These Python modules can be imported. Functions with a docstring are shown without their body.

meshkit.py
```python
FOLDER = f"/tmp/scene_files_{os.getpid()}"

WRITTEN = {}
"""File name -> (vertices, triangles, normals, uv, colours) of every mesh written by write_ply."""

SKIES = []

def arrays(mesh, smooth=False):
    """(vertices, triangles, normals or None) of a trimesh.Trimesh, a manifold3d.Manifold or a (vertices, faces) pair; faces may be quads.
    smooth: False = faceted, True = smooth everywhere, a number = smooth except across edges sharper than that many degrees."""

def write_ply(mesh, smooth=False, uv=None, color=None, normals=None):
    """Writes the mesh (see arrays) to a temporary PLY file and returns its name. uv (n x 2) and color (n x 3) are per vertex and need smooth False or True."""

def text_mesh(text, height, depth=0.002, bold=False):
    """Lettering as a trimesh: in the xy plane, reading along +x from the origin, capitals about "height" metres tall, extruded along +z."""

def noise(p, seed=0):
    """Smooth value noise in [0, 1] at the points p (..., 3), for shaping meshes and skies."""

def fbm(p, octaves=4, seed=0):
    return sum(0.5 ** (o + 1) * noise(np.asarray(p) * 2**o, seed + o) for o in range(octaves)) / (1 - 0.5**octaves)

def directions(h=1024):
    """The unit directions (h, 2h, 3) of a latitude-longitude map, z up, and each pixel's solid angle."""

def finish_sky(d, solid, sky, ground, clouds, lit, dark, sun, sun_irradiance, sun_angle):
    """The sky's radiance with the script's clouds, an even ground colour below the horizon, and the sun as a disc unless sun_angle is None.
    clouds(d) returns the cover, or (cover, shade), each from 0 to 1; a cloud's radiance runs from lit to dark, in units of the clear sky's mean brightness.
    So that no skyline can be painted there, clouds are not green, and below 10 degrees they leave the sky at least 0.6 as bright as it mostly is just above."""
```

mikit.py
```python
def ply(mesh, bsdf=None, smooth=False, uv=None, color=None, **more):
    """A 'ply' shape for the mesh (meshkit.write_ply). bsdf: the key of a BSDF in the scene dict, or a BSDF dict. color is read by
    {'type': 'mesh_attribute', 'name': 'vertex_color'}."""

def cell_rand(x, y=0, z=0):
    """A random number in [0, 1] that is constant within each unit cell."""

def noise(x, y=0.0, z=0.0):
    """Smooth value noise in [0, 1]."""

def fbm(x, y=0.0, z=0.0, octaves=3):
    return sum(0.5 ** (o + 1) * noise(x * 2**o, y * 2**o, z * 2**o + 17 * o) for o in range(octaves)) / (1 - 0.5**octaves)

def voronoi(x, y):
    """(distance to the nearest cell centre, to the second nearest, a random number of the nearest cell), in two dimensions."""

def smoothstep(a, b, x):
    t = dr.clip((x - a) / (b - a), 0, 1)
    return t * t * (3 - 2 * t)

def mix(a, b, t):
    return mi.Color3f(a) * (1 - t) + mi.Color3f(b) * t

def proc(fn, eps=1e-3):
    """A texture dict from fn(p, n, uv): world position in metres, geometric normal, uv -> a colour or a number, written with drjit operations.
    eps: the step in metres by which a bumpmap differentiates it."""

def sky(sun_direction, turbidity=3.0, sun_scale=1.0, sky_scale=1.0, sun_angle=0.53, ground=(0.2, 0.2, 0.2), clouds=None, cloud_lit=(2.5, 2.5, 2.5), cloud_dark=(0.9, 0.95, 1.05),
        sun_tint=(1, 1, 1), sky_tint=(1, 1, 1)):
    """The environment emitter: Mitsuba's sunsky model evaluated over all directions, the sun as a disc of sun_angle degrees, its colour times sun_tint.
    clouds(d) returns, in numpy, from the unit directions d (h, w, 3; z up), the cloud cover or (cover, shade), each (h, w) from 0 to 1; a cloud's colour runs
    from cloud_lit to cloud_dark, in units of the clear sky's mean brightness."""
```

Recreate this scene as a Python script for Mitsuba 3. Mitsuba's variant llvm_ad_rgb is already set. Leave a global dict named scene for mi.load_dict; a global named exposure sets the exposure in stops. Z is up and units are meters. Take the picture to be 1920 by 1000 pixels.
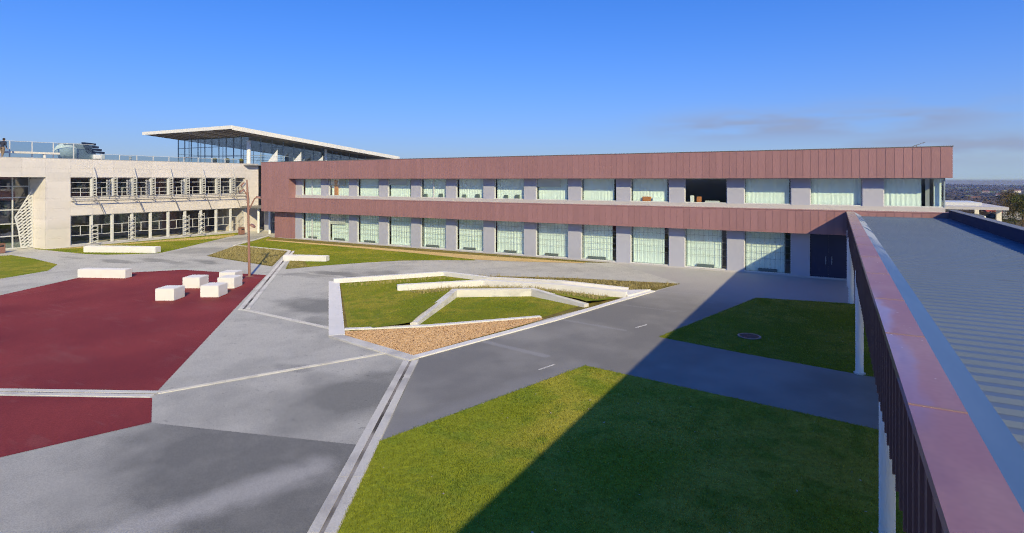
import math
import numpy as np
import trimesh
import drjit as dr
import mitsuba as mi
import mikit
import meshkit
from shapely.geometry import Polygon, LineString, Point
from shapely import contains_xy

# ------------------------------------------------------------------ camera, sky, exposure
T = mi.ScalarTransform4f
scene, labels, count = {}, {}, {}
exposure = 2.35
YAW = math.radians(29.63)
EYE = (0.0, 0.0, 6.2)
fwd = (-math.sin(YAW), math.cos(YAW), 0.0)
scene['camera'] = {
    'type': 'perspective', 'fov': 2 * math.degrees(math.atan(960 / 1069.0)), 'fov_axis': 'x',
    'near_clip': 0.05, 'far_clip': 20000.0, 'principal_point_offset_y': 0.1628,
    'to_world': T().look_at(origin=list(EYE), target=[EYE[0] + fwd[0], EYE[1] + fwd[1], EYE[2]], up=[0, 0, 1]),
    'medium': {'type': 'ref', 'id': 'air'}}


def clouds(d):
    """Thin streaks low in the sky in a few groups round the compass, over a faint pale veil at the horizon."""
    el = np.degrees(np.arcsin(np.clip(d[..., 2], -1, 1)))
    az = np.degrees(np.arctan2(d[..., 0], d[..., 1]))
    n = meshkit.fbm(np.stack([az / 6.5 + el * 0.10 + 1.2, el / 0.85 + 3.7, 0 * az], -1), 5, 11)
    group = np.zeros_like(el)
    for c, w, e, h in ((-2.0, 13.0, 5.0, 1.3), (8.0, 7.0, 2.6, 1.1), (78, 14, 6, 2.0), (150, 12, 8, 2.5), (-150, 16, 5, 1.6), (-108, 9, 7, 1.5)):
        da = (az - c + 180) % 360 - 180
        group = np.maximum(group, np.exp(-(da / w) ** 4 - ((el - e) / h) ** 2))
    streak = np.clip((n - 0.33) * 3.6, 0, 1) * group
    veil = np.minimum(0.85, 1.15 * np.exp(-np.maximum(el, 0) / 6.0))
    cover = 1 - (1 - 0.8 * streak) * (1 - veil)
    return cover, np.clip(streak * 1.3, 0, 1)


SUN = (1.48, -1.40, 1.0)
scene['sky_light'] = mikit.sky(SUN, turbidity=2.6, clouds=clouds, cloud_lit=(1.45, 1.80, 2.15), cloud_dark=(1.15, 1.36, 1.85), sky_tint=(0.16, 0.50, 1.22), sun_tint=(0.97, 1.05, 0.95), sun_scale=0.72)


# ------------------------------------------------------------------ helpers
def numbered(stem):
    n = count.get(stem, 0)
    count[stem] = n + 1
    return stem if n == 0 else f'{stem}_{n:03d}'


def place(shape, x=0, y=0, z=0, rz=0):
    return {**shape, 'to_world': T().translate([x, y, z]).rotate([0, 0, 1], rz)}


def part(parent, name, mesh, bsdf=None, smooth=False, label=None, kind=None):
    key = numbered(f'{parent}__{name}')
    scene[key] = mesh if isinstance(mesh, dict) else mikit.ply(mesh, bsdf, smooth=smooth)
    if label or kind:
        labels[key] = {**({'label': label} if label else {}), **({'kind': kind} if kind else {})}
    return key


def thing(name, label, category, group=None):
    key = numbered(name)
    labels[key] = {'label': label, 'category': category, **({'group': group} if group else {})}
    return key


def single(name, mesh, bsdf, label, category, smooth=False, group=None):
    key = thing(name, label, category, group)
    scene[key] = mesh if isinstance(mesh, dict) else mikit.ply(mesh, bsdf, smooth=smooth)
    return key


def ground(name, mesh, bsdf, label=None, smooth=False, kind='structure'):
    key = numbered(name)
    scene[key] = mikit.ply(mesh, bsdf, smooth=smooth)
    labels[key] = {'kind': kind, **({'label': label} if label else {})}
    return key


def bx(x0, x1, y0, y1, z0, z1):
    m = trimesh.creation.box((x1 - x0, y1 - y0, z1 - z0))
    m.apply_translation(((x0 + x1) / 2, (y0 + y1) / 2, (z0 + z1) / 2))
    return m


def chamfer(lx, ly, lz, c):
    pts = []
    for sx in (-1, 1):
        for sy in (-1, 1):
            for sz in (-1, 1):
                for ax in range(3):
                    p = np.array([sx * (lx / 2 - c), sy * (ly / 2 - c), sz * (lz / 2 - c)])
                    p[ax] += (sx, sy, sz)[ax] * c
                    pts.append(p)
    m = trimesh.convex.convex_hull(np.array(pts))
    m.apply_translation((0, 0, lz / 2))
    return m


def cat(ms):
    return trimesh.util.concatenate(ms)


def tube(p, q, r0, r1=None, n=10):
    p, q = np.array(p, float), np.array(q, float)
    r1 = r0 if r1 is None else r1
    d = (q - p) / np.linalg.norm(q - p)
    a = np.cross(d, [0.3, 0.9, 0.1] if abs(d[2]) > 0.5 else [0, 0, 1.0])
    a /= np.linalg.norm(a)
    b = np.cross(d, a)
    t = np.arange(n) / n * 2 * np.pi
    ring = np.cos(t)[:, None] * a + np.sin(t)[:, None] * b
    v = np.vstack([p + r0 * ring, q + r1 * ring, [p], [q]])
    f = []
    for i in range(n):
        j = (i + 1) % n
        f += [[i, j, n + j], [i, n + j, n + i], [j, i, 2 * n], [n + i, n + j, 2 * n + 1]]
    m = trimesh.Trimesh(v, f, process=False)
    m.fix_normals()
    return m


def beam(p, q, w, h):
    """A box beam from p to q, w wide sideways, h high."""
    p, q = np.array(p, float), np.array(q, float)
    L = np.linalg.norm(q - p)
    m = trimesh.creation.box((L, w, h))
    d = (q - p) / L
    up = np.array([0, 0, 1.0]) if abs(d[2]) < 0.95 else np.array([0, 1.0, 0])
    s = np.cross(up, d)
    s /= np.linalg.norm(s)
    M = np.eye(4)
    M[:3, 0], M[:3, 1], M[:3, 2], M[:3, 3] = d, s, np.cross(d, s), (p + q) / 2
    m.apply_transform(M)
    return m


def sheet(pts, z):
    """A flat sheet (polygon) at height z, facing up."""
    v, f = trimesh.creation.triangulate_polygon(Polygon(pts).buffer(0), engine='earcut')
    v, f = np.asarray(v), np.asarray(f)
    a, b, c = v[f[:, 0]], v[f[:, 1]], v[f[:, 2]]
    cr = (b[:, 0] - a[:, 0]) * (c[:, 1] - a[:, 1]) - (b[:, 1] - a[:, 1]) * (c[:, 0] - a[:, 0])
    f = np.where((cr < 0)[:, None], f[:, ::-1], f)
    return np.column_stack([v, np.full(len(v), z)]), f


def slab(pts, z0, z1):
    m = trimesh.creation.extrude_polygon(Polygon(pts).buffer(0), z1 - z0, engine='earcut')
    m.apply_translation((0, 0, z0))
    return m


def offset(pts, d, closed=False):
    """The polyline moved d metres to its left, mitred."""
    P = np.array(pts, float)
    out, n = [], len(P)
    for i in range(n):
        a = P[i] - P[i - 1] if (i > 0 or closed) else None
        b = P[(i + 1) % n] - P[i] if (i < n - 1 or closed) else None
        na = None if a is None else np.array([-a[1], a[0]]) / np.linalg.norm(a)
        nb = None if b is None else np.array([-b[1], b[0]]) / np.linalg.norm(b)
        if na is None or nb is None:
            out.append(P[i] + d * (nb if na is None else na))
        else:
            s = na + nb
            out.append(P[i] + d * s / max(0.35, (s @ s) / 2))
    return np.array(out)


def units(pts, d0, d1, z0, z1, unit, gap=0.008):
    """Kerb units along a polyline between offsets d0 and d1: a list of meshes."""
    A, B = offset(pts, d0), offset(pts, d1)
    res = []
    z0 = z0 if np.ndim(z0) else [z0] * len(pts)
    z1 = z1 if np.ndim(z1) else [z1] * len(pts)
    for i in range(len(pts) - 1):
        L = np.linalg.norm(np.subtract(pts[i + 1], pts[i]))
        n = max(1, int(round(L / unit)))
        for k in range(n):
            t0 = k / n + (gap / 2 / L if k else 0)
            t1 = (k + 1) / n - (gap / 2 / L if k < n - 1 else 0)
            q = [A[i] * (1 - t) + A[i + 1] * t for t in (t0, t1)] + [B[i] * (1 - t) + B[i + 1] * t for t in (t1, t0)]
            zt = [z1[i] * (1 - t) + z1[i + 1] * t for t in (t0, t1, t1, t0)]
            zb = [z0[i] * (1 - t) + z0[i + 1] * t for t in (t0, t1, t1, t0)]
            v = np.array([[*q[j], zb[j]] for j in range(4)] + [[*q[j], zt[j]] for j in range(4)])
            f = [[3, 2, 1], [3, 1, 0], [4, 5, 6], [4, 6, 7]]
            for j in range(4):
                m = (j + 1) % 4
                f += [[j, m, 4 + m], [j, 4 + m, 4 + j]]
            me = trimesh.Trimesh(v, f, process=False)
            if me.volume < 0:
                me.invert()
            res.append(me)
    return res


def scatter(poly, n, rng, margin=0.0):
    P = Polygon(poly).buffer(-margin) if margin else Polygon(poly).buffer(0)
    x0, y0, x1, y1 = P.bounds
    out = np.zeros((0, 2))
    while len(out) < n:
        q = rng.random((n * 2, 2)) * [x1 - x0, y1 - y0] + [x0, y0]
        out = np.vstack([out, q[contains_xy(P, q[:, 0], q[:, 1])]])
    return out[:n]


def blades(poly, density, h, w, seed, zf=None, lean=0.5, margin=0.0):
    """Grass blades as one mesh: one thin triangle each."""
    rng = np.random.default_rng(seed)
    n = int(Polygon(poly).buffer(0).area * density)
    xy = scatter(poly, n, rng, margin)
    z = np.zeros(n) + 0.008 if zf is None else zf(xy)
    cl = meshkit.fbm(np.column_stack([xy * 1.3, np.zeros(n)]), 3, seed)
    hh = h * (0.55 + 0.9 * rng.random(n)) * (0.6 + 0.8 * cl)
    a = rng.random(n) * 2 * np.pi
    ll = lean * hh * rng.random(n)
    la = rng.random(n) * 2 * np.pi
    dx, dy = np.cos(a) * w / 2, np.sin(a) * w / 2
    base = np.column_stack([xy, z - 0.003])
    v = np.empty((n, 3, 3))
    v[:, 0] = base + np.column_stack([dx, dy, 0 * dx])
    v[:, 1] = base - np.column_stack([dx, dy, 0 * dx])
    v[:, 2] = base + np.column_stack([ll * np.cos(la), ll * np.sin(la), hh])
    return v.reshape(-1, 3), np.arange(3 * n).reshape(-1, 3)


def ell(c, r, sub=2):
    m = trimesh.creation.icosphere(subdivisions=sub)
    m.apply_scale(r)
    m.apply_translation(c)
    return m


# ------------------------------------------------------------------ materials
N, FB, SS, MIX, CR = mikit.noise, mikit.fbm, mikit.smoothstep, mikit.mix, mikit.cell_rand


def plain(key, color, rough=0.6, metallic=0.0, spec=0.5, two=True):
    b = {'type': 'principled', 'base_color': {'type': 'rgb', 'value': list(color)}, 'roughness': rough, 'metallic': metallic, 'specular': spec}
    scene[key] = {'type': 'twosided', 'bsdf': b} if two else b


def textured(key, fn, rough=0.7, spec=0.4, bump=None, scale=1.0, eps=1e-3, metallic=0.0):
    b = {'type': 'principled', 'base_color': mikit.proc(fn), 'roughness': rough if np.isscalar(rough) else mikit.proc(rough), 'specular': spec, 'metallic': metallic}
    if bump is not None:
        b = {'type': 'bumpmap', 'nested': b, 'texture': mikit.proc(bump, eps), 'scale': scale}
    scene[key] = {'type': 'twosided', 'bsdf': b}


def seg_dist(p, a, b):
    ax, ay = a
    dx, dy = b[0] - a[0], b[1] - a[1]
    t = dr.clip(((p.x - ax) * dx + (p.y - ay) * dy) / (dx * dx + dy * dy), 0, 1)
    return dr.sqrt(dr.square(p.x - ax - t * dx) + dr.square(p.y - ay - t * dy))


# damp stains on the pale paving: x, y, radius along x, radius along y, strength
STAINS = [(-22.4, 19.6, 2.6, 1.7, 1.0), (-28.6, 26.9, 2.6, 0.9, 1.0), (-29.9, 25.4, 2.4, 0.6, 0.6), (-11.9, 12.0, 1.7, 3.2, 0.9), (-13.6, 12.6, 1.2, 0.7, 0.5), (-15.5, 12.9, 1.0, 0.5, 0.5),
          (-44.5, 24.6, 3.2, 0.8, 0.8), (-47.7, 22.8, 2.2, 0.7, 0.8), (-48.5, 30.2, 2.6, 2.8, 0.7),
          (-54.0, 37.6, 2.0, 4.6, 0.7), (-5.8, 38.6, 1.7, 0.5, 0.6), (-19.6, 17.8, 1.1, 0.9, 0.7), (-41.2, 26.2, 1.8, 0.6, 0.7), (-52.5, 22.2, 2.0, 0.4, 0.5),
          (-26.0, 28.3, 1.6, 1.0, 0.5)]


def pave_color(p, n, uv):
    w = FB(p.x * 0.55, p.y * 0.55, 0.3, 4)
    wx, wy = p.x + 2.2 * (w - 0.5), p.y + 2.2 * (FB(p.x * 0.5, p.y * 0.5, 7.3, 3) - 0.5)
    s = mi.Float(0)
    for x, y, rx, ry, k in STAINS:
        s = dr.maximum(s, k * SS(1.25, 0.55, dr.sqrt(dr.square((wx - x) / rx) + dr.square((wy - y) / ry))))
    mottle = SS(0.40, 0.72, FB(p.x * 0.42 + 3.1, p.y * 0.42, 1.7, 5))
    fine = FB(p.x * 1.7, p.y * 1.7, 4.1, 6)
    grain = N(p.x * 60, p.y * 60, 0.0)
    t = dr.clip(0.85 * s + 0.34 * mottle + 0.55 * (fine - 0.5), 0, 1)
    c = MIX((0.425, 0.42, 0.385), (0.205, 0.205, 0.19), t)
    speck = SS(0.90, 0.96, N(p.x * 9, p.y * 9, 3.0))
    return MIX(c, (0.10, 0.10, 0.095), 0.35 * speck) * (0.86 + 0.28 * grain)


def slab_color(p, n, uv):
    w = FB(p.x * 0.7, p.y * 0.7, 1.3, 5) - 0.5
    u = 0.49 * (p.x + 12.2) + 0.87 * (p.y - 6.7)           # across the slab, away from its worn pale corner
    t = SS(-1.6, 1.0, u + 0.5 + 3.2 * w)
    c = MIX((0.385, 0.38, 0.35), (0.175, 0.175, 0.165), dr.clip(t + 0.55 * (FB(p.x * 1.5, p.y * 1.5, 4.0, 5) - 0.5), 0, 1))
    d = seg_dist(p, (-10.9, 5.2), (-9.7, 8.6)) + 0.5 * (FB(p.x * 2, p.y * 2, 1.0, 4) - 0.5)
    c = MIX(c, (0.44, 0.435, 0.42), 0.7 * SS(0.75, 0.05, d))
    return c * (0.86 + 0.28 * N(p.x * 60, p.y * 60, 2.0))


def lane_color(p, n, uv):
    c = MIX((0.275, 0.268, 0.242), (0.190, 0.186, 0.170), SS(0.25, 0.62, FB(p.x * 0.45, p.y * 0.45, 2.2, 5)))
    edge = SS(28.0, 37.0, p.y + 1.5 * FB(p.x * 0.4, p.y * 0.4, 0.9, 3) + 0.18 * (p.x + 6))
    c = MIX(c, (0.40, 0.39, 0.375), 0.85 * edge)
    wob = 0.12 * (FB(p.x * 2, p.y * 2, 1.0, 3) - 0.5)
    l = mi.Float(0)
    for a, b, w, k in (((-11.67, 18.46), (-8.9, 18.0), 0.22, 0.6), ((-10.6, 23.06), (-7.6, 22.7), 0.16, 0.4), ((-8.5, 31.6), (-6.0, 31.9), 0.2, 0.5), ((-9.4, 27.3), (-6.6, 27.1), 0.12, 0.25)):
        l = dr.maximum(l, k * SS(w, 0.3 * w, seg_dist(p, a, b) + wob))
    l = dr.maximum(l, 0.32 * SS(0.9, 0.15, seg_dist(p, (-9.5, 10.2), (-7.3, 17.6)) + 4 * wob))
    c = MIX(c, (0.31, 0.31, 0.31), l)
    return c * (0.88 + 0.24 * N(p.x * 70, p.y * 70, 0.5))


def court_color(p, n, uv):
    a = FB(p.x * 0.35, p.y * 0.35, 0.7, 4)
    c = MIX((0.165, 0.024, 0.024), (0.230, 0.038, 0.034), SS(0.25, 0.75, a))
    dust = SS(0.55, 0.8, FB(p.x * 0.9 + 4.0, p.y * 0.9, 2.7, 5))
    scuff = SS(0.70, 0.78, N(p.x * 1.1, p.y * 7.0, 3.0)) * SS(0.5, 0.7, N(p.x * 0.6, p.y * 0.6, 9.0))
    c = MIX(c, (0.26, 0.14, 0.13), 0.16 * dust + 0.12 * scuff)
    return c * (0.80 + 0.40 * N(p.x * 45, p.y * 45, 1.0))


def lawn_color(p, n, uv):
    a = FB(p.x * 0.5, p.y * 0.5, 3.1, 4)
    b = FB(p.x * 2.3, p.y * 2.3, 9.1, 4)
    c = MIX((0.200, 0.235, 0.022), (0.300, 0.285, 0.042), SS(0.35, 0.7, a))
    c = MIX(c, (0.160, 0.215, 0.024), 0.8 * SS(0.44, 0.76, b))
    return c * (0.75 + 0.5 * FB(p.x * 14, p.y * 14, 0.2, 2))


def dry_color(p, n, uv):
    row = 0.5 + 0.5 * dr.sin(p.x * 9.0 + p.y * 1.5 + 2 * N(p.x, p.y, 1.0))
    c = MIX((0.20, 0.155, 0.055), (0.115, 0.105, 0.025), FB(p.x * 0.8, p.y * 0.8, 6.1, 4))
    return c * (0.7 + 0.25 * row + 0.3 * N(p.x * 12, p.y * 12, 0.0))


def chip_color(p, n, uv):
    r = CR(p.x * 28, p.y * 28, p.z * 40)
    c = MIX((0.42, 0.27, 0.145), (0.72, 0.51, 0.31), r)
    return MIX(c, (0.22, 0.11, 0.05), SS(0.83, 0.95, CR(p.x * 23 + 5, p.y * 23, 2)))


def gravel_color(p, n, uv):
    c = MIX((0.42, 0.29, 0.12), (0.50, 0.38, 0.19), FB(p.x * 1.2, p.y * 1.2, 0.0, 4))
    return c * (0.8 + 0.4 * N(p.x * 22, p.y * 22, 1.0))


def concrete_color(p, n, uv):
    a = FB(p.x * 1.4, p.y * 1.4, p.z * 3.0, 4)
    b = N(p.x * 40, p.y * 40, p.z * 40)
    return MIX((0.56, 0.55, 0.52), (0.41, 0.40, 0.385), SS(0.45, 0.8, a)) * (0.93 + 0.14 * b)


def white_color(p, n, uv):
    a = FB(p.x * 2.0, p.y * 2.0, p.z * 2.5, 4)
    drip = SS(0.6, 0.85, FB(p.x * 7, p.y * 7, p.z * 0.8, 3))
    c = MIX((0.72, 0.71, 0.70), (0.63, 0.625, 0.61), a)
    return MIX(c, (0.55, 0.54, 0.50), 0.35 * drip)


def clad_color(p, n, uv):
    k = CR(dr.floor((p.x + 53.45) / 0.4305 + 0.02) * (1 - SS(0.4, 0.6, dr.abs(n.x))), dr.floor(p.z / 4.2), 3.0)
    a = FB(p.x * 0.35, p.y * 0.35, p.z * 0.5, 3)
    st = FB(p.x * 6, p.y * 6, p.z * 0.5, 3)
    c = MIX((0.305, 0.163, 0.168), (0.275, 0.145, 0.152), a)
    return c * (0.93 + 0.11 * k + 0.05 * (st - 0.5))


def coping_color(p, n, uv):
    a = FB(p.x * 1.2, p.y * 0.5, 0.5, 4)
    c = MIX((0.25, 0.125, 0.135), (0.29, 0.165, 0.165), SS(0.35, 0.7, a))
    c = MIX(c, (0.42, 0.34, 0.33), 0.8 * SS(0.955, 0.975, N(p.x * 17, p.y * 11, 5.0)))
    c = MIX(c, (0.19, 0.10, 0.125), 0.5 * SS(0.55, 0.75, FB(p.x * 3.0, p.y * 1.1, 4.0, 4)) * SS(0.2, 0.0, p.x - 0.55))
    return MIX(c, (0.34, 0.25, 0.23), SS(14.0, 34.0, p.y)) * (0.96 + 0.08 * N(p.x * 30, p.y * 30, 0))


def coping_rough(p, n, uv):
    # damp film, drying: patches along the outer edge between the second and the fourth joint
    e = SS(0.16, 0.0, p.x - 0.53 + 0.25 * (FB(p.x * 5, p.y * 2.2, 1.0, 4) - 0.5) - 0.08 * FB(p.y * 0.8, 3.0, 1.0, 2))
    return 0.42 - 0.33 * e * SS(5.0, 6.2, p.y) * SS(12.5, 10.0, p.y)


def stone_color(p, n, uv):
    k = CR(dr.floor((p.y - 25.53) / 1.785), dr.floor(p.z / 0.86), 5.0)
    a = FB(p.x * 0.8, p.y * 0.8, p.z * 0.8, 4)
    c = MIX((0.68, 0.64, 0.625), (0.625, 0.59, 0.58), a)
    c = MIX(c, (0.60, 0.57, 0.53), SS(2.6, 1.6, p.z) * SS(26.0, 25.0, p.y))
    return c * (0.95 + 0.09 * k) * (0.98 + 0.04 * N(p.x * 8, p.y * 8, p.z * 8))


def roof_color(p, n, uv):
    a = FB(p.x * 0.7, p.y * 0.7, 0.4, 4)
    spot = SS(0.80, 0.86, N(p.x * 2.2, p.y * 1.7, 8.0)) * SS(9.0, 11.0, p.y) * SS(19.0, 15.0, p.y) * SS(2.6, 3.4, p.x)
    c = MIX((0.084, 0.120, 0.182), (0.110, 0.146, 0.212), a)
    return MIX(c, (0.05, 0.055, 0.07), 0.8 * spot)


def flash_color(p, n, uv):
    a = FB(p.x * 3.0, p.y * 0.8, 1.4, 4)
    c = MIX((0.030, 0.070, 0.175), (0.05, 0.092, 0.205), a)
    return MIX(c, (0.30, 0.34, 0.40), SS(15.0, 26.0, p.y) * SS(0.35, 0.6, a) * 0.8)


def curtain_color(p, n, uv):
    return MIX((0.76, 0.87, 0.85), (0.80, 0.89, 0.87), FB(p.x * 0.9, p.z * 0.9, 1.0, 3))


def hill_color(p, n, uv):
    a = FB(p.x * 0.004, p.y * 0.004, 0.3, 5)
    f = mikit.voronoi(p.x * 0.006 + a, p.y * 0.004)
    c = MIX((0.03, 0.036, 0.026), (0.07, 0.062, 0.045), SS(0.35, 0.65, a))
    c = MIX(c, (0.12, 0.15, 0.05), SS(0.72, 0.8, f[2]) * 0.9)
    c = MIX(c, (0.22, 0.19, 0.11), SS(0.90, 0.94, f[2]) * 0.8)
    return c * (0.6 + 0.8 * FB(p.x * 0.05, p.y * 0.05, 2.0, 3))


def foliage_color(p, n, uv):
    return MIX((0.05, 0.075, 0.02), (0.125, 0.115, 0.035), FB(p.x * 0.9, p.y * 0.9, p.z * 0.9, 3))


def wood_color(p, n, uv):
    return MIX((0.05, 0.042, 0.036), (0.085, 0.066, 0.05), FB(p.x * 0.02, p.y * 0.02, p.z * 0.1, 4)) * (0.6 + 0.7 * CR(p.x * 0.06, p.y * 0.06, 1))


textured('mat_paving', pave_color, rough=0.75, spec=0.3, bump=lambda p, n, uv: N(p.x * 55, p.y * 55, 0.0) + 2 * FB(p.x * 3, p.y * 3, 0.0, 3), scale=0.0018, eps=0.004)
textured('mat_slab', slab_color, rough=0.75, spec=0.3, bump=lambda p, n, uv: N(p.x * 55, p.y * 55, 0.0) + 2 * FB(p.x * 3, p.y * 3, 4.0, 3), scale=0.0018, eps=0.004)
textured('mat_lane', lane_color, rough=0.62, spec=0.42, bump=lambda p, n, uv: N(p.x * 65, p.y * 65, 2.0) + 2 * FB(p.x * 3, p.y * 3, 1.0, 3), scale=0.0018, eps=0.004)
textured('mat_court', court_color, rough=0.7, spec=0.25)
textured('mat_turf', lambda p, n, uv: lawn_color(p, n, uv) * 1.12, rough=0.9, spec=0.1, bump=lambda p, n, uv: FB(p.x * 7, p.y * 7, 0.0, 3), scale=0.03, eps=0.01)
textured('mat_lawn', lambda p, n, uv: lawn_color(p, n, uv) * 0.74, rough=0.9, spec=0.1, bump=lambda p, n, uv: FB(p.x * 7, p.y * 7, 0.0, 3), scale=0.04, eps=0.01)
textured('mat_dry', dry_color, rough=0.95, spec=0.1, bump=lambda p, n, uv: FB(p.x * 6, p.y * 6, 3.0, 3), scale=0.06, eps=0.01)
textured('mat_chip', chip_color, rough=0.85, spec=0.2)
textured('mat_gravel', gravel_color, rough=0.9, spec=0.2)
textured('mat_concrete', concrete_color, rough=0.8, spec=0.3)
textured('mat_white', white_color, rough=0.7, spec=0.3, bump=lambda p, n, uv: FB(p.x * 9, p.y * 9, p.z * 9, 4), scale=0.006, eps=0.004)
textured('mat_clad', clad_color, rough=0.45, spec=0.5)
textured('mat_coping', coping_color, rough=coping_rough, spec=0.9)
textured('mat_stone', stone_color, rough=0.8, spec=0.3)
textured('mat_roof', roof_color, rough=0.45, spec=0.5)
textured('mat_flash', flash_color, rough=0.4, spec=0.5)
textured('mat_curtain', curtain_color, rough=0.9, spec=0.1)
textured('mat_hill', hill_color, rough=1.0, spec=0.0)
textured('mat_foliage', foliage_color, rough=0.8, spec=0.2)
textured('mat_woodland', wood_color, rough=1.0, spec=0.0)
plain('mat_pillar', (0.375, 0.39, 0.475), 0.55)
textured('mat_retaining', lambda p, n, uv: concrete_color(p, n, uv) * 1.08, rough=0.8, spec=0.3)
plain('mat_sill', (0.43, 0.42, 0.43), 0.6)
plain('mat_frame', (0.30, 0.31, 0.32), 0.45)
plain('mat_frame_light', (0.58, 0.59, 0.60), 0.45)
plain('mat_frame_blue', (0.24, 0.30, 0.36), 0.4)
plain('mat_dark', (0.02, 0.021, 0.025), 0.6)
textured('mat_slot', lambda p, n, uv: MIX((0.07, 0.065, 0.06), (0.30, 0.28, 0.26), SS(0.35, 0.65, FB(p.x * 0.8, p.y * 0.8, 0.5, 4))), rough=0.9)
plain('mat_interior', (0.22, 0.22, 0.22), 0.9)
plain('mat_interior_dark', (0.11, 0.115, 0.125), 0.9)
textured('mat_fascia_shaded', lambda p, n, uv: clad_color(p, n, uv) * 0.55, rough=0.5, spec=0.4)  # cladding colour darkened to deepen the shade on the walkway side
plain('mat_seam', (0.24, 0.15, 0.145), 0.6)
plain('mat_tip', (0.42, 0.37, 0.30), 0.9)
plain('mat_blind', (0.55, 0.56, 0.55), 0.8)
plain('mat_radiator', (0.10, 0.13, 0.14), 0.6)
plain('mat_orange', (0.45, 0.17, 0.06), 0.7)
plain('mat_rust', (0.25, 0.13, 0.10), 0.55)
plain('mat_steel', (0.55, 0.56, 0.57), 0.35)
plain('mat_steel_dark', (0.17, 0.165, 0.16), 0.45)
plain('mat_canopy_white', (0.74, 0.73, 0.70), 0.6)
plain('mat_column', (0.72, 0.73, 0.74), 0.5)
plain('mat_soffit', (0.26, 0.235, 0.21), 0.8)
plain('mat_soffit_light', (0.46, 0.44, 0.40), 0.8)
plain('mat_door', (0.014, 0.020, 0.065), 0.3)
plain('mat_membrane', (0.25, 0.25, 0.26), 0.9)
plain('mat_navy_shade', (0.018, 0.030, 0.07), 0.8, 0.0, 0.2)  # shade painted into the walkway upstand; own dark blue of the louvres
plain('mat_red_roof', (0.30, 0.07, 0.05), 0.8)
plain('mat_tile', (0.20, 0.10, 0.07), 0.8)
plain('mat_wall_white', (0.66, 0.63, 0.57), 0.8)
plain('mat_brick', (0.24, 0.10, 0.06), 0.9)
plain('mat_trunk', (0.07, 0.05, 0.035), 0.9)
plain('mat_jacket', (0.018, 0.024, 0.05), 0.8)
plain('mat_trousers', (0.20, 0.15, 0.11), 0.9)
plain('mat_skin', (0.42, 0.25, 0.18), 0.6)
plain('mat_hair', (0.03, 0.02, 0.015), 0.7)
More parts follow.
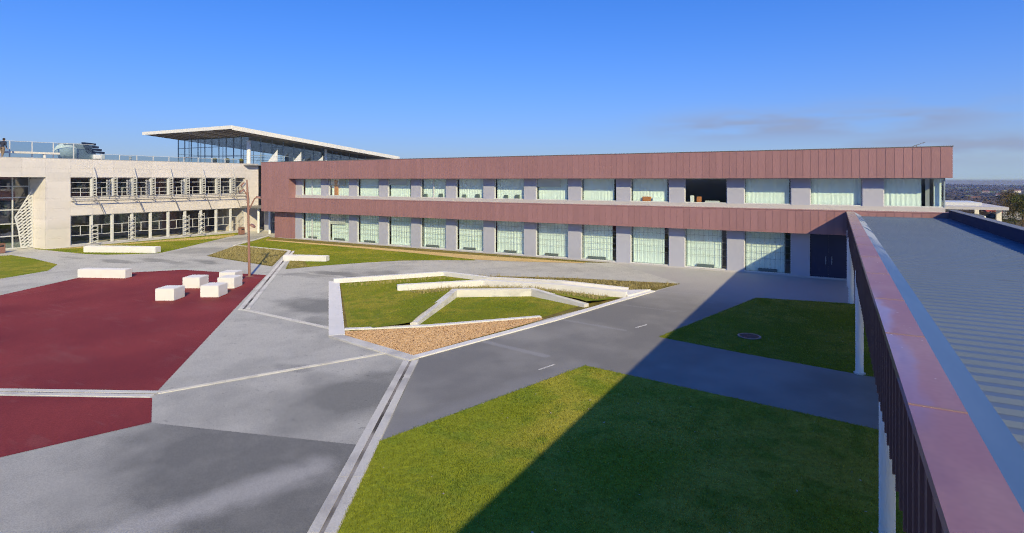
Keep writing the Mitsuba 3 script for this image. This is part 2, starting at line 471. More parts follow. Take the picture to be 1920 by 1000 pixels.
plain('mat_paint', (0.72, 0.73, 0.74), 0.25)
plain('mat_stalk', (0.34, 0.29, 0.13), 0.9)
scene['mat_glass'] = {'type': 'thindielectric', 'int_ior': 1.5}
scene['mat_glass_blue'] = {'type': 'thindielectric', 'int_ior': 1.9, 'specular_transmittance': {'type': 'rgb', 'value': [0.74, 0.85, 0.90]}}
scene['mat_glass_screen'] = {'type': 'thindielectric', 'int_ior': 1.7, 'specular_transmittance': {'type': 'rgb', 'value': [0.55, 0.62, 0.66]}}
scene['mat_glass_mint'] = {'type': 'thindielectric', 'int_ior': 1.5, 'specular_transmittance': {'type': 'rgb', 'value': [0.91, 0.97, 0.945]}}
scene['mat_blade'] = {'type': 'principledthin', 'base_color': mikit.proc(lambda p, n, uv: lawn_color(p, n, uv) * (0.85 + 0.9 * CR(p.x * 40, p.y * 40, 7.0))), 'roughness': 0.7, 'diff_trans': 0.9}

# ------------------------------------------------------------------ the ground
PI = math.pi


def terrain(x, y):
    r = np.hypot(x + 10, y - 20)
    prof = np.interp(r, [0, 95, 140, 250, 420, 800, 1200, 2000, 3500, 4600, 5200, 6200], [-0.03, -0.03, -2, -10, -20, -29, -34, -39, -34, -25, -32, -70])
    amp = np.interp(r, [0, 140, 400, 2000, 4000, 6000], [0, 0, 2.0, 7.0, 15.0, 22.0])
    n = meshkit.fbm(np.stack([x / 420.0, y / 420.0, 0 * x + 2.5], -1), 5, 3) - 0.5
    return prof + 1.6 * amp * n


def make_terrain():
    r = np.concatenate([np.linspace(0, 140, 15), np.geomspace(150, 6200, 110)])
    a = np.linspace(0, 2 * PI, 361)[:-1]
    R, A = np.meshgrid(r[1:], a, indexing='ij')
    X, Y = -10 + R * np.sin(A), 20 + R * np.cos(A)
    Z = terrain(X, Y)
    v = np.vstack([[[-10, 20, -0.03]], np.stack([X, Y, Z], -1).reshape(-1, 3)])
    n, m = len(r) - 1, len(a)
    f = [[0, 1 + (j + 1) % m, 1 + j] for j in range(m)]
    i, j = np.meshgrid(np.arange(n - 1), np.arange(m), indexing='ij')
    a0, a1 = 1 + i * m + j, 1 + i * m + (j + 1) % m
    b0, b1 = a0 + m, a1 + m
    f = np.vstack([f, np.stack([a0, a1, b1], -1).reshape(-1, 3), np.stack([a0, b1, b0], -1).reshape(-1, 3)])
    return v, f


ground('hills', make_terrain(), 'mat_hill', 'wooded valley and hills with fields reaching the horizon', smooth=True)
ground('pavement', sheet([(-75, -12), (30, -12), (30, 75), (-75, 75)], 0.0), 'mat_paving', 'pale grey mottled asphalt of the courtyard')

RED = [(-38.98, 13.0), (-41.67, 17.79), (-40.96, 20.57), (-39.08, 22.94), (-32.21, 24.33), (-17.33, 9.42), (-28.0, 3.9), (-33.8, 3.9)]
RED2 = [(-28.0, 3.2), (-20.82, 6.95), (-16.87, 9.01), (-15.2, 8.1), (-17.5, 2.0), (-20, -2.5), (-30, -2.5)]
ground('pavement', sheet([(-15.2, 8.1), (-14.78, 8.21), (-9.73, 9.80), (-3.2, -1.2), (-18.6, -1.2), (-17.5, 2.0)], 0.004), 'mat_slab', 'darker asphalt slab at the bottom left with a crisp upper edge')
ground('court', sheet(RED, 0.004), 'mat_court', 'large dark red sports court surface')
ground('court', sheet(RED2, 0.008), 'mat_court', 'small dark red surface beyond the white gutter in front')
GB_L, GB_R = [(-12.84, 15.07), (-3.2, -1.26)], [(-12.49, 15.4), (-2.72, -1.25)]
LANE = [(-2.6, -1.3), (-12.45, 15.42), (-12.59, 15.61), (-11.85, 18.36), (-10.61, 22.94), (-9.68, 27.25), (-8.71, 31.39), (-8.05, 34.56), (-12.0, 38.4), (-14.5, 40.6), (12.0, 40.6), (12.0, -1.3)]
ground('path', sheet(LANE, 0.004), 'mat_lane', 'darker grey asphalt lane along the lawns')
LAWN_NEAR = [(-7.28, 17.72), (-9.40, 10.21), (-2.62, -1.2), (1.5, -1.2), (1.5, 16.65), (0.88, 16.77)]
LAWN_B = [(-6.09, 22.4), (-3.65, 32.38), (0.79, 33.2), (1.5, 33.25), (1.5, 21.05), (1.01, 21.19), (-2.77, 21.76)]
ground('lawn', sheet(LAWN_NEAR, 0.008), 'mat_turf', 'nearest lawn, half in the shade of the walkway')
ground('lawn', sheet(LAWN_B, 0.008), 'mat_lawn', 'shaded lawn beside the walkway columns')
LAWN_R = [(-53.9, 41.0), (-52.25, 38.65), (-49.1, 33.85), (-41.35, 33.65), (-40.75, 33.6), (-33.18, 26.57), (-32.11, 29.16), (-30.72, 31.47), (-29.04, 33.71), (-26.38, 35.56), (-24.15, 36.66), (-24.39, 37.03), (-30.8, 37.75), (-37.2, 38.05), (-50.6, 38.2), (-51.5, 39.0), (-53.0, 40.6)]
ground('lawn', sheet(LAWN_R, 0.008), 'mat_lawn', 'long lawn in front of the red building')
GRAVEL_R = [(-51.4, 38.75), (-50.6, 38.22), (-37.2, 38.07), (-30.82, 37.77), (-24.39, 37.05), (-21.5, 37.6), (-16.2, 39.4), (-16.35, 39.75), (-22.5, 39.4), (-29.07, 39.1), (-38.2, 39.05)]
ground('gravel', sheet(GRAVEL_R, 0.012), 'mat_gravel', 'sandy gravel strip along the red building')
ground('verge', sheet([(-53.2, 40.3), (-51.4, 38.78), (-38.2, 39.08), (-29.07, 39.13), (-22.5, 39.43), (-16.35, 39.78), (-14.6, 40.55), (-14.6, 40.6), (-53.2, 40.6)], 0.004), 'mat_dry', 'thin strip of dry grass at the foot of the red building')
BROWN = [(-44.5, 28.0), (-49.05, 33.75), (-41.5, 33.45), (-35.05, 26.95)]
ground('planting', sheet(BROWN, 0.008), 'mat_dry', 'olive brown planted bed behind the lamp post')
ground('planting', sheet([(-40.3, 33.1), (-33.2, 26.65), (-32.6, 28.1), (-35.6, 30.2)], 0.012), 'mat_dry', 'dry planted wedge in front of the short white bench')
LAWN_L = [(-62.6, 23.2), (-54.5, 23.75), (-52.36, 24.37), (-49.67, 27.08), (-51.0, 29.3), (-57.4, 38.7), (-58.9, 41.0), (-60.9, 42.6), (-60.95, 23.8), (-62.6, 23.6)]
ground('lawn', sheet(LAWN_L, 0.008), 'mat_lawn', 'lawn along the foot of the beige building')
ground('gravel', sheet([(-60.7, 24.3), (-59.7, 25.4), (-58.9, 31.4), (-56.6, 37.0), (-57.7, 39.4), (-59.2, 40.6), (-60.1, 33.0)], 0.012), 'mat_gravel', 'sandy gravel strip along the beige building')
LAWN_L2 = [(-59.3, 19.5), (-59.0, 20.4), (-54.9, 20.36), (-49.55, 19.83), (-46.64, 18.12), (-45.48, 15.17), (-44.2, 11.6), (-58, 8)]
ground('lawn', sheet(LAWN_L2, 0.008), 'mat_lawn', 'lawn corner at the left edge')

# near grass as real blades
ground('grass', blades(LAWN_NEAR, 1000, 0.040, 0.014, 1, margin=-0.035), 'mat_blade', 'mown grass blades on the nearest lawn', kind='stuff')
ground('grass', blades(LAWN_B, 600, 0.036, 0.018, 2, margin=-0.035), 'mat_blade', 'mown grass blades on the shaded lawn', kind='stuff')
ground('grass', blades(LAWN_R, 110, 0.045, 0.03, 3, margin=0.03), 'mat_blade', 'grass blades on the long lawn', kind='stuff')
ground('grass', blades(LAWN_L, 80, 0.045, 0.04, 4, margin=0.03), 'mat_blade', 'grass blades on the lawn by the beige building', kind='stuff')
ground('grass', blades(BROWN, 45, 0.11, 0.03, 5, margin=0.1), 'mat_stalk', 'dry stalks in the olive brown bed', kind='stuff')

# faint painted dashes and manhole
for a, b, t in (((-8.43, 16.58), (-8.21, 17.32), 'short pale dash painted on the lane, nearer one'), ((-7.29, 23.3), (-7.04, 24.05), 'short pale dash painted on the lane, farther one')):
    q = np.vstack([offset([a, b], 0.04), offset([a, b], -0.04)[::-1]])
    ground('road_marking', sheet(q, 0.0085), 'mat_concrete', t)
mh = thing('manhole_cover', 'round dark manhole cover sunk in the shaded lawn', 'manhole cover')
part(mh, 'rim', trimesh.creation.annulus(0.36, 0.44, 0.03).apply_translation((-2.98, 24.17, 0.03)), 'mat_steel_dark')
part(mh, 'lid', trimesh.creation.cylinder(0.355, 0.03, sections=28).apply_translation((-2.98, 24.17, 0.025)), 'mat_dark')


# ------------------------------------------------------------------ gutters and kerbs
def gutter(label, pts, width, slot, unit=2.0, group=None):
    g = thing('drainage_channel', label, 'drain', group)
    h = width / 2
    for m in units(pts, -h, -slot / 2, -0.02, 0.022, unit) + units(pts, slot / 2, h, -0.02, 0.022, unit):
        part(g, 'edge_stone', m, 'mat_concrete')
    q = np.vstack([offset(pts, slot / 2), offset(pts, -slot / 2)[::-1]])
    part(g, 'slot', sheet(q, 0.0115), 'mat_slot')
    return g


gutter('wide pale drainage channel running from the planter to the bottom of the picture', [(-12.66, 15.24), (-3.0, -1.2)], 0.50, 0.09)
gutter('pale drainage channel along the right edge of the red court', [(-41.08, 33.55), (-24.63, 17.36)], 0.52, 0.12)
gutter('white drainage channel crossing the red surface at the left', [(-17.1, 9.22), (-27.6, 3.75)], 0.46, 0.07)
gutter('thin pale drainage line from the red court to the planter tip', [(-17.12, 9.31), (-13.95, 15.60)], 0.17, 0.03)
gutter('thin pale drainage line between the red court and the planter side', [(-24.6, 17.33), (-18.1, 16.9)], 0.20, 0.03)


def kerb(label, pts, w, h, unit=2.0):
    k = thing('kerb', label, 'kerb')
    for m in units(pts, 0, w, -0.02, h, unit):
        part(k, 'stone', m, 'mat_concrete')


kerb('pale kerb between the left path and the long lawn', [(-49.1, 33.72), (-52.3, 38.6), (-55.0, 42.3)], 0.22, 0.05)
kerb('pale kerb between the olive bed and the long lawn', [(-49.0, 33.72), (-41.4, 33.52)], 0.22, 0.05)

# ------------------------------------------------------------------ the planter in the courtyard
PL = thing('planter', 'large five sided planter with white concrete kerbs, lawn and wood chips', 'planter')
for m in units([(-17.40, 15.97), (-26.70, 24.5)], -0.62, 0, -0.02, 0.06, 1.9):
    part(PL, 'kerb_stone', m, 'mat_white')
for m in units([(-17.40, 15.97), (-12.66, 15.18)], 0.0, 0.45, -0.02, 0.05, 1.6):
    part(PL, 'kerb_stone', m, 'mat_concrete')
for m in units([(-12.62, 15.50), (-11.85, 18.36), (-10.61, 22.94), (-9.68, 27.25), (-8.71, 31.35)], 0.0, 0.30, -0.02, 0.05, 1.6):
    part(PL, 'kerb_stone', m, 'mat_white')
for m in units([(-17.55, 16.95), (-14.9, 19.1), (-11.5, 22.9)], 0.0, 0.24, -0.02, 0.06, 2.0):
    part(PL, 'kerb_stone', m, 'mat_white')
# far boundary wall and middle wall
for m in units([(-26.1, 24.35), (-22.0, 29.75), (-18.5, 29.45)], 0.0, 0.28, -0.02, 0.26, 2.4):
    part(PL, 'wall_stone', m, 'mat_white')
for m in units([(-21.27, 24.47), (-17.82, 27.94), (-13.1, 28.6), (-9.60, 28.95)], 0.0, 0.34, -0.02, [0.32, 0.36, 0.42, 0.30], 2.4):
    part(PL, 'wall_stone', m, 'mat_white')
for m in units([(-18.5, 29.45), (-13.6, 29.7), (-10.0, 30.6)], 0.0, 0.26, -0.02, [0.26, 0.42, 0.20], 2.4):
    part(PL, 'wall_stone', m, 'mat_white')
part(PL, 'paving_slab', slab([(-9.5, 28.95), (-9.7, 29.37), (-13.0, 29.1), (-13.5, 29.6), (-10.0, 30.55), (-8.95, 31.3), (-9.02, 31.2), (-9.57, 28.9)], -0.02, 0.12), 'mat_white')
# the sunken lawn's retaining wall
for m in units([(-15.42, 19.02), (-17.35, 24.66), (-14.09, 26.83), (-10.62, 25.75)], 0.0, 0.34, -0.02, [0.16, 0.40, 0.40, 0.16], 2.4):
    part(PL, 'wall_stone', m, 'mat_retaining')


def bed_z(xy):
    d = np.array([Point(*q).distance(LineString([(-16.15, 19.75), (-17.6, 24.75), (-14.15, 27.1), (-10.9, 26.1)])) for q in np.atleast_2d(xy)])
    return 0.012 + 0.30 * np.clip(1 - d / 3.0, 0, 1) ** 1.5


def relief(poly, step, zf):
    P = Polygon(poly).buffer(0)
    line = np.array(P.exterior.segmentize(step).coords)[:-1]
    x0, y0, x1, y1 = P.bounds
    gx, gy = np.meshgrid(np.arange(x0, x1, step), np.arange(y0, y1, step))
    g = np.column_stack([gx.ravel(), gy.ravel()])
    g = g[contains_xy(P.buffer(-0.45 * step), g[:, 0], g[:, 1])]
    q = np.vstack([line, g])
    from scipy.spatial import Delaunay
    f = Delaunay(q).simplices
    c = q[f].mean(1)
    f = f[contains_xy(P, c[:, 0], c[:, 1])]
    a, b, d = q[f[:, 0]], q[f[:, 1]], q[f[:, 2]]
    cr = (b[:, 0] - a[:, 0]) * (d[:, 1] - a[:, 1]) - (b[:, 1] - a[:, 1]) * (d[:, 0] - a[:, 0])
    f = np.where((cr < 0)[:, None], f[:, ::-1], f)
    return np.column_stack([q, zf(q)]), f


BED_L = [(-17.4, 17.0), (-25.7, 24.5), (-22.0, 29.7), (-18.6, 29.4), (-18.0, 28.1), (-21.2, 24.6), (-21.2, 24.4), (-17.8, 27.8), (-13.1, 28.5), (-9.9, 28.8), (-10.3, 26.9), (-10.6, 26.0), (-14.1, 27.05), (-17.6, 24.75), (-16.0, 20.0), (-15.62, 18.9), (-15.9, 18.5)]
ground('soil', sheet([(-17.4, 16.2), (-26.0, 24.4), (-22.0, 29.8), (-9.5, 29.2), (-11.2, 23.0), (-12.6, 16.0)], 0.004), 'mat_dry', 'bare earth under the planter beds')
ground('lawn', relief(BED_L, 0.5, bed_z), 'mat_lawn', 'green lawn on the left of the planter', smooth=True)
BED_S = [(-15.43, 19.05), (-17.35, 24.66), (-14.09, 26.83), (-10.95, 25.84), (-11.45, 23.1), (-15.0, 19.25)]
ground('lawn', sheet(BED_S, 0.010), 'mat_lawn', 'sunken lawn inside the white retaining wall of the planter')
BACK_BED = [(-22.4, 30.1), (-18.5, 29.8), (-17.9, 28.4), (-13.1, 29.0), (-9.7, 29.4), (-11.9, 30.4), (-9.0, 31.5), (-8.05, 34.5), (-14.5, 33.0), (-20.0, 31.5)]
ground('planting', sheet([(-21.9, 30.2), (-18.6, 29.8), (-13.3, 29.1), (-9.8, 29.4), (-11.9, 30.4), (-8.8, 31.7), (-8.05, 34.5), (-14.5, 33.1)], 0.010), 'mat_dry', 'dry planted strip behind the planter walls')
ground('grass', blades([(-17.4, 17.1), (-25.6, 24.5), (-22.0, 29.6), (-18.6, 29.3), (-18.1, 28.1), (-21.2, 24.5), (-17.7, 24.75), (-16.3, 19.75), (-16.1, 18.4)], 300, 0.035, 0.02, 6, zf=bed_z, margin=0.05), 'mat_blade', 'grass blades on the left lawn of the planter', kind='stuff')
ground('grass', blades(BED_S, 300, 0.035, 0.02, 7, zf=lambda q: 0.010 + 0 * q[:, 0], margin=0.05), 'mat_blade', 'grass blades on the sunken lawn', kind='stuff')
STALK_BANDS = [([(-20.9, 24.5), (-17.6, 27.7), (-13.1, 28.4), (-10.2, 28.7), (-10.4, 26.9), (-14.0, 27.2), (-17.4, 25.4), (-19.3, 24.0)], 70, 0.15, 8, 'dry stalks planted in front of the middle white wall of the planter'),
               ([(-25.4, 24.5), (-22.1, 29.3), (-20.8, 29.2), (-23.4, 25.2), (-24.6, 23.6)], 35, 0.13, 9, 'dry stalks planted along the far white wall of the planter'),
               ([(-21.5, 30.4), (-13.3, 29.4), (-10.2, 29.6), (-8.9, 31.8), (-8.3, 34.2), (-14.5, 32.9)], 35, 0.12, 10, 'dry stalks planted behind the planter'),
               ([(-40.1, 32.8), (-33.3, 26.8), (-32.7, 28.0), (-35.6, 30.0)], 40, 0.12, 12, 'dry stalks planted by the short white bench')]
for poly, den, h, sd, lab in STALK_BANDS:
    ground('ornamental_grass', blades(poly, den, h, 0.035, sd, zf=(bed_z if sd in (8, 9) else None), lean=0.7, margin=0.05), 'mat_stalk', lab, kind='stuff')



def tufts(poly, spacing, h, seed, zf=None):
    """Clumps of dry grass in loose rows, as one mesh."""
    rng = np.random.default_rng(seed)
    P = Polygon(poly).buffer(-0.15)
    x0, y0, x1, y1 = P.bounds
    gx, gy = np.meshgrid(np.arange(x0, x1, spacing), np.arange(y0, y1, spacing))
    c = np.column_stack([gx.ravel(), gy.ravel()]) + rng.normal(0, 0.18 * spacing, (gx.size, 2))
    c = c[contains_xy(P, c[:, 0], c[:, 1])]
    c = c[rng.random(len(c)) < 0.85]
    k = 16
    z = np.full(len(c), 0.01) if zf is None else zf(c)
    n = len(c) * k
    b = np.repeat(np.column_stack([c, z]), k, 0) + np.column_stack([rng.normal(0, 0.04, (n, 2)), np.full(n, -0.01)])
    a = rng.random(n) * 2 * PI
    hh = h * np.repeat(0.6 + 0.7 * rng.random(len(c)), k) * (0.5 + 0.6 * rng.random(n))
    out = hh * (0.2 + 0.7 * rng.random(n))
    w = 0.012
    d = np.column_stack([np.cos(a), np.sin(a), 0 * a])
    q = np.column_stack([-np.sin(a), np.cos(a), 0 * a]) * w
    v = np.stack([b + q, b - q, b + out[:, None] * d + np.column_stack([0 * a, 0 * a, hh])], 1)
    return v.reshape(-1, 3), np.arange(3 * n).reshape(-1, 3)


for poly, sp, h, sd, zf, lab in ((BROWN, 0.42, 0.20, 41, None, 'dry grass tufts set in rows in the olive brown bed'),
                                 ([(-21.5, 30.5), (-13.3, 29.9), (-10.2, 30.8), (-8.5, 32.6), (-8.15, 34.3), (-14.5, 33.0)], 0.4, 0.2, 42, None, 'dry grass tufts behind the planter walls'),
                                 (STALK_BANDS[0][0], 0.36, 0.22, 43, bed_z, 'dry grass tufts in front of the middle planter wall')):
    ground('grass_tuft', tufts(poly, sp, h, sd, zf), 'mat_stalk', lab, kind='stuff')


def leaves(poly, n, seed):
    rng = np.random.default_rng(seed)
    xy = scatter(poly, n, rng, 0.1)
    a, s, t = rng.random(n) * 2 * PI, 0.018 + 0.022 * rng.random(n), rng.normal(0, 0.35, (n, 2))
    z = 0.035 + 0.015 * rng.random(n)
    v = []
    for u, w in ((1, 0), (0, 0.55), (-1, 0), (0, -0.55)):
        dx, dy = s * (u * np.cos(a) - w * np.sin(a)), s * (u * np.sin(a) + w * np.cos(a))
        v.append(np.column_stack([xy[:, 0] + dx, xy[:, 1] + dy, z + t[:, 0] * dx + t[:, 1] * dy]))
    return np.stack(v, 1).reshape(-1, 3), (np.array([[0, 1, 2], [0, 2, 3]])[None] + 4 * np.arange(n)[:, None, None]).reshape(-1, 3)


ground('fallen_leaf', leaves(LAWN_NEAR, 110, 51), 'mat_tip', 'small pale fallen leaves on the nearest lawn', kind='stuff')
CHIP = [(-17.2, 16.5), (-13.0, 15.62), (-12.3, 18.5), (-11.3, 22.7), (-11.55, 22.85), (-14.85, 19.0), (-17.4, 16.85)]
ground('mulch', sheet(CHIP, 0.012), 'mat_chip', 'bed of orange brown wood chips at the planter tip')


def chips(poly, density, seed):
    rng = np.random.default_rng(seed)
    n = int(Polygon(poly).area * density)
    xy = scatter(poly, n, rng, 0.03)
    base = trimesh.creation.box((1, 1, 1))
    v0, f0 = base.vertices, base.faces
    s = np.column_stack([0.03 + 0.05 * rng.random(n), 0.012 + 0.02 * rng.random(n), 0.006 + 0.008 * rng.random(n)])
    a, t = rng.random(n) * PI, rng.normal(0, 0.35, n)
    v = v0[None] * s[:, None, :]
    x, z = v[..., 0] * np.cos(t)[:, None] - v[..., 2] * np.sin(t)[:, None], v[..., 0] * np.sin(t)[:, None] + v[..., 2] * np.cos(t)[:, None]
    y = v[..., 1]
    X, Y = x * np.cos(a)[:, None] - y * np.sin(a)[:, None], x * np.sin(a)[:, None] + y * np.cos(a)[:, None]
    V = np.stack([X + xy[:, :1], Y + xy[:, 1:], z + 0.02 + 0.02 * rng.random(n)[:, None]], -1).reshape(-1, 3)
    return V, (f0[None] + 8 * np.arange(n)[:, None, None]).reshape(-1, 3)


ground('wood_chip', chips(CHIP, 900, 20), 'mat_chip', 'loose orange brown wood chips', kind='stuff')


# ------------------------------------------------------------------ white concrete blocks and benches
def block(name, label, cat_, p0, p1, depth, h, group=None, joints=1):
    """A concrete block whose front lower edge runs from p0 to p1."""
    p0, p1 = np.array(p0, float), np.array(p1, float)
    d = p1 - p0
    L = np.linalg.norm(d)
    d /= L
    nrm = np.array([-d[1], d[0]])
    c = (p0 + p1) / 2 + nrm * depth / 2
    k = thing(name, label, cat_, group)
    ang = math.degrees(math.atan2(d[1], d[0]))
    if joints == 1:
        scene[k] = place(mikit.ply(chamfer(L, depth, h, 0.02), 'mat_white'), *c, 0.0, ang)
        return
    u = L / joints
    sh = mikit.ply(chamfer(u - 0.008, depth, h, 0.018), 'mat_white')
    for i in range(joints):
        q = c + d * (-L / 2 + (i + 0.5) * u)
        part(k, 'block', place(sh, *q, 0.0, ang))


cubes = 'white concrete seat blocks on the red court'
block('seat_block', 'white concrete seat block standing apart, leftmost of the five on the red court', 'seat block', (-30.30, 16.32), (-29.46, 16.80), 1.0, 0.62, cubes)
block('seat_block', 'white concrete seat block left of the close group of four', 'seat block', (-32.42, 18.97), (-31.57, 19.45), 1.0, 0.62, cubes)
block('seat_block', 'white concrete seat block at the front of the close group', 'seat block', (-29.12, 17.97), (-28.28, 18.45), 1.0, 0.62, cubes)
block('seat_block', 'white concrete seat block in the middle of the row of three', 'seat block', (-30.62, 19.9), (-29.78, 20.38), 1.0, 0.62, cubes)
block('seat_block', 'white concrete seat block farthest back, nearest the lamp post', 'seat block', (-32.3, 21.1), (-31.46, 21.58), 1.0, 0.62, cubes)
block('bench', 'long white concrete bench on the edge of the red court', 'bench', (-41.72, 17.75), (-38.80, 19.10), 0.6, 0.55, joints=1)
block('bench', 'longest white concrete bench in the grass by the beige building', 'bench', (-55.83, 24.19), (-49.94, 26.93), 0.7, 0.52, joints=3)
block('bench', 'short white concrete bench on the long lawn by the pale gutter', 'bench', (-36.75, 29.2), (-33.53, 30.5), 0.6, 0.42, joints=1)

# ------------------------------------------------------------------ the red building
RB = thing('classroom_building', 'long two storey building clad in dark red metal with two window rows', 'building')
YB, YW = 39.75, 40.65           # cladding front, wall plane
XL, XR, XC = -53.45, 5.66, 0.575
PW = 0.4305


def panel_mesh(h, w=PW, rib=0.02, proud=0.022):
    return cat([bx(0.012, w, 0, 0.03, 0, h), bx(0, 0.012 + rib * 0.4, -proud, 0.03, 0, h)])


pm = {h: mikit.ply(panel_mesh(h), 'mat_clad') for h in (1.76, 1.45, 5.21)}
x = XL
for i in range(int((XR - XL) / PW) + 1):
    x = XL + i * PW
    if x + PW > XR + 0.02:
        break
    if x < -49.5:
        part(RB, 'cladding_panel', place(pm[5.21], x, YB, 2.85))
    else:
        part(RB, 'cladding_panel', place(pm[1.76], x, YB, 6.30))
        part(RB, 'cladding_panel', place(pm[1.45], x, YB, 2.85))
XS = XL + 10 * PW
part(RB, 'fascia', bx(XS, XR - 0.02, YB + 0.031, YW + 0.3, 6.31, 8.02), 'mat_clad')
part(RB, 'fascia', bx(XS, XR - 0.02, YB + 0.031, YW - 0.02, 2.86, 4.29), 'mat_clad')
part(RB, 'end_block', bx(XL + 0.01, XS - 0.002, YB + 0.031, 47.0, 2.86, 8.02), 'mat_clad')
part(RB, 'roof_edge', bx(XL - 0.02, XR + 0.03, YB - 0.035, YB + 0.35, 8.061, 8.10), 'mat_steel_dark')
part(RB, 'roof', bx(XL + 0.2, XR - 0.1, YB + 0.36, 53.0, 7.75, 8.0), 'mat_membrane')
part(RB, 'roof_edge', bx(XR - 0.02, XR + 0.03, YB + 0.351, 53.0, 6.3, 8.10), 'mat_clad')
part(RB, 'ledge', bx(XS, XR - 0.1, YB - 0.03, YW - 0.0, 4.301, 4.335), 'mat_clad')
part(RB, 'sill_strip', bx(XS, 5.42, YW - 0.06, YW + 0.08, 4.336, 4.60), 'mat_sill')
part(RB, 'plinth', bx(XL + 1.5, XC + 6, YW - 0.04, YW + 0.3, -0.05, 0.10), 'mat_sill')
# dark red end wall on the ground floor
sm = mikit.ply(panel_mesh(2.78, 0.39), 'mat_clad')
for i in range(8):
    part(RB, 'wall_panel', place(sm, -52.36 + i * 0.391, YW - 0.05, 0.04))
part(RB, 'wall', bx(-52.37, -49.24, YW - 0.018, 47.0, -0.05, 2.85), 'mat_clad')
# body behind the windows
part(RB, 'floor', bx(-49.2, XR - 0.3, YW + 0.31, 52.5, -0.05, 0.05), 'mat_interior')
part(RB, 'floor', bx(-49.2, XR - 0.3, YW + 0.31, 52.5, 3.7, 4.2), 'mat_interior')
part(RB, 'ceiling', bx(-49.2, XR - 0.3, YW + 0.32, 52.5, 7.2, 7.4), 'mat_interior')
part(RB, 'rear_wall', bx(XL + 0.3, XR - 0.2, 52.6, 52.9, -0.05, 7.7), 'mat_interior')
part(RB, 'partition', bx(XL + 1.5, XR - 0.4, 46.2, 46.3, 0.06, 3.69), 'mat_interior_dark')
part(RB, 'partition', bx(XS, XR - 1.2, 46.2, 46.3, 4.21, 7.19), 'mat_interior_dark')
part(RB, 'side_wall', bx(XR - 0.35, XR - 0.25, 44.2, 52.5, 4.21, 7.19), 'mat_pillar')
part(RB, 'side_wall', bx(XC + 0.4, XC + 5.0, YW - 0.02, YW + 0.25, 0.1, 4.29), 'mat_pillar')
PITCH, PX0 = 3.90, -49.31
prng = np.random.default_rng(77)


def curtain(x0, x1, z0, z1, y, seed):
    r = np.random.default_rng(seed)
    n = int((x1 - x0) / 0.045)
    xs = np.linspace(x0, x1, n)
    ph = np.cumsum(r.uniform(0.7, 1.35, n)) * 0.045 * 2 * PI / 0.26
    a = 0.014 + 0.007 * np.sin(xs * 1.7 + seed)
    top, bot = y + 0.5 * a * np.sin(ph), y + a * np.sin(ph + 0.3) + 0.01 * r.normal(size=n)
    v = np.vstack([np.column_stack([xs, top, np.full(n, z1)]), np.column_stack([xs, bot, np.full(n, z0)])])
    f = []
    for i in range(n - 1):
        f += [[i, n + i, n + i + 1], [i, n + i + 1, i + 1]]
    return v, f


def frame(x0, x1, z0, z1, y, d, t):
    return cat([bx(x0, x0 + t, y, y + d, z0, z1), bx(x1 - t, x1, y, y + d, z0, z1), bx(x0 + t, x1 - t, y, y + d, z0, z0 + t), bx(x0 + t, x1 - t, y, y + d, z1 - t, z1)])


def window(x0, x1, z0, z1, seed, lower, dark=False, blind=0.0, items=(), mull=False):
    w = part(RB, 'window', frame(x0, x1, z0, z1, YW + 0.10, 0.12, 0.05), 'mat_frame_light')
    part(w, 'pane', bx_sheet(x0 + 0.05, x1 - 0.05, YW + 0.16, z0 + 0.05, z1 - 0.05), 'mat_glass_mint')
    if mull:
        part(w, 'mullion', bx((x0 + x1) / 2 - 0.04, (x0 + x1) / 2 + 0.04, YW + 0.11, YW + 0.155, z0 + 0.05, z1 - 0.05), 'mat_frame_light')
    if not dark:
        gap = prng.choice([0.06, 0.14, 0.22, 0.30, 0.42])
        part(w, 'curtain', curtain(x0 + 0.06, x1 - gap, z0 + 0.04, z1 + 0.06, YW + 0.42, seed), 'mat_curtain', True)
    if blind:
        part(w, 'blind', bx(x0 + 0.06, x0 + 0.06 + (x1 - x0 - 0.12) * (0.75 if blind < 0.5 else 0.9), YW + 0.24, YW + 0.26, z1 - blind * (z1 - z0), z1 - 0.05), 'mat_blind')
    if lower:
        c = (x0 + x1) / 2 + prng.uniform(-0.3, 0.1)
        hw = prng.uniform(0.55, 0.75)
        if prng.random() < 0.9:
            part(w, 'radiator', cat([bx(c - hw, c + hw, YW + 0.235, YW + 0.30, z0 + 0.06, z0 + 0.26), bx(c - hw + 0.05, c + hw - 0.05, YW + 0.301, YW + 0.33, z0 + 0.02, z0 + 0.20)]), 'mat_radiator')
        bars = [bx(x0 + 0.05 + i * (x1 - x0 - 0.1) / 9 - 0.008, x0 + 0.05 + i * (x1 - x0 - 0.1) / 9 + 0.008, YW + 0.195, YW + 0.21, z0 + 0.3, z1 - 0.06) for i in range(1, 9)]
        bars += [bx(x0 + 0.051, x1 - 0.051, YW + 0.2105, YW + 0.222, z - 0.01, z + 0.01) for z in np.linspace(z0 + 0.9, z1 - 0.5, 4)]
        part(w, 'grille', cat(bars), 'mat_frame')
    for nm, (dx0, dx1, h, mat) in items:
        part(w, nm, chamfer(dx1 - dx0, 0.2, h, 0.02).apply_translation(((x0 + dx0 + x0 + dx1) / 2, YW + 0.30, z0 + 0.05)), mat)
    return w


def bx_sheet(x0, x1, y, z0, z1):
    return np.array([[x0, y, z0], [x1, y, z0], [x1, y, z1], [x0, y, z1]]), np.array([[0, 1, 2], [0, 2, 3]])


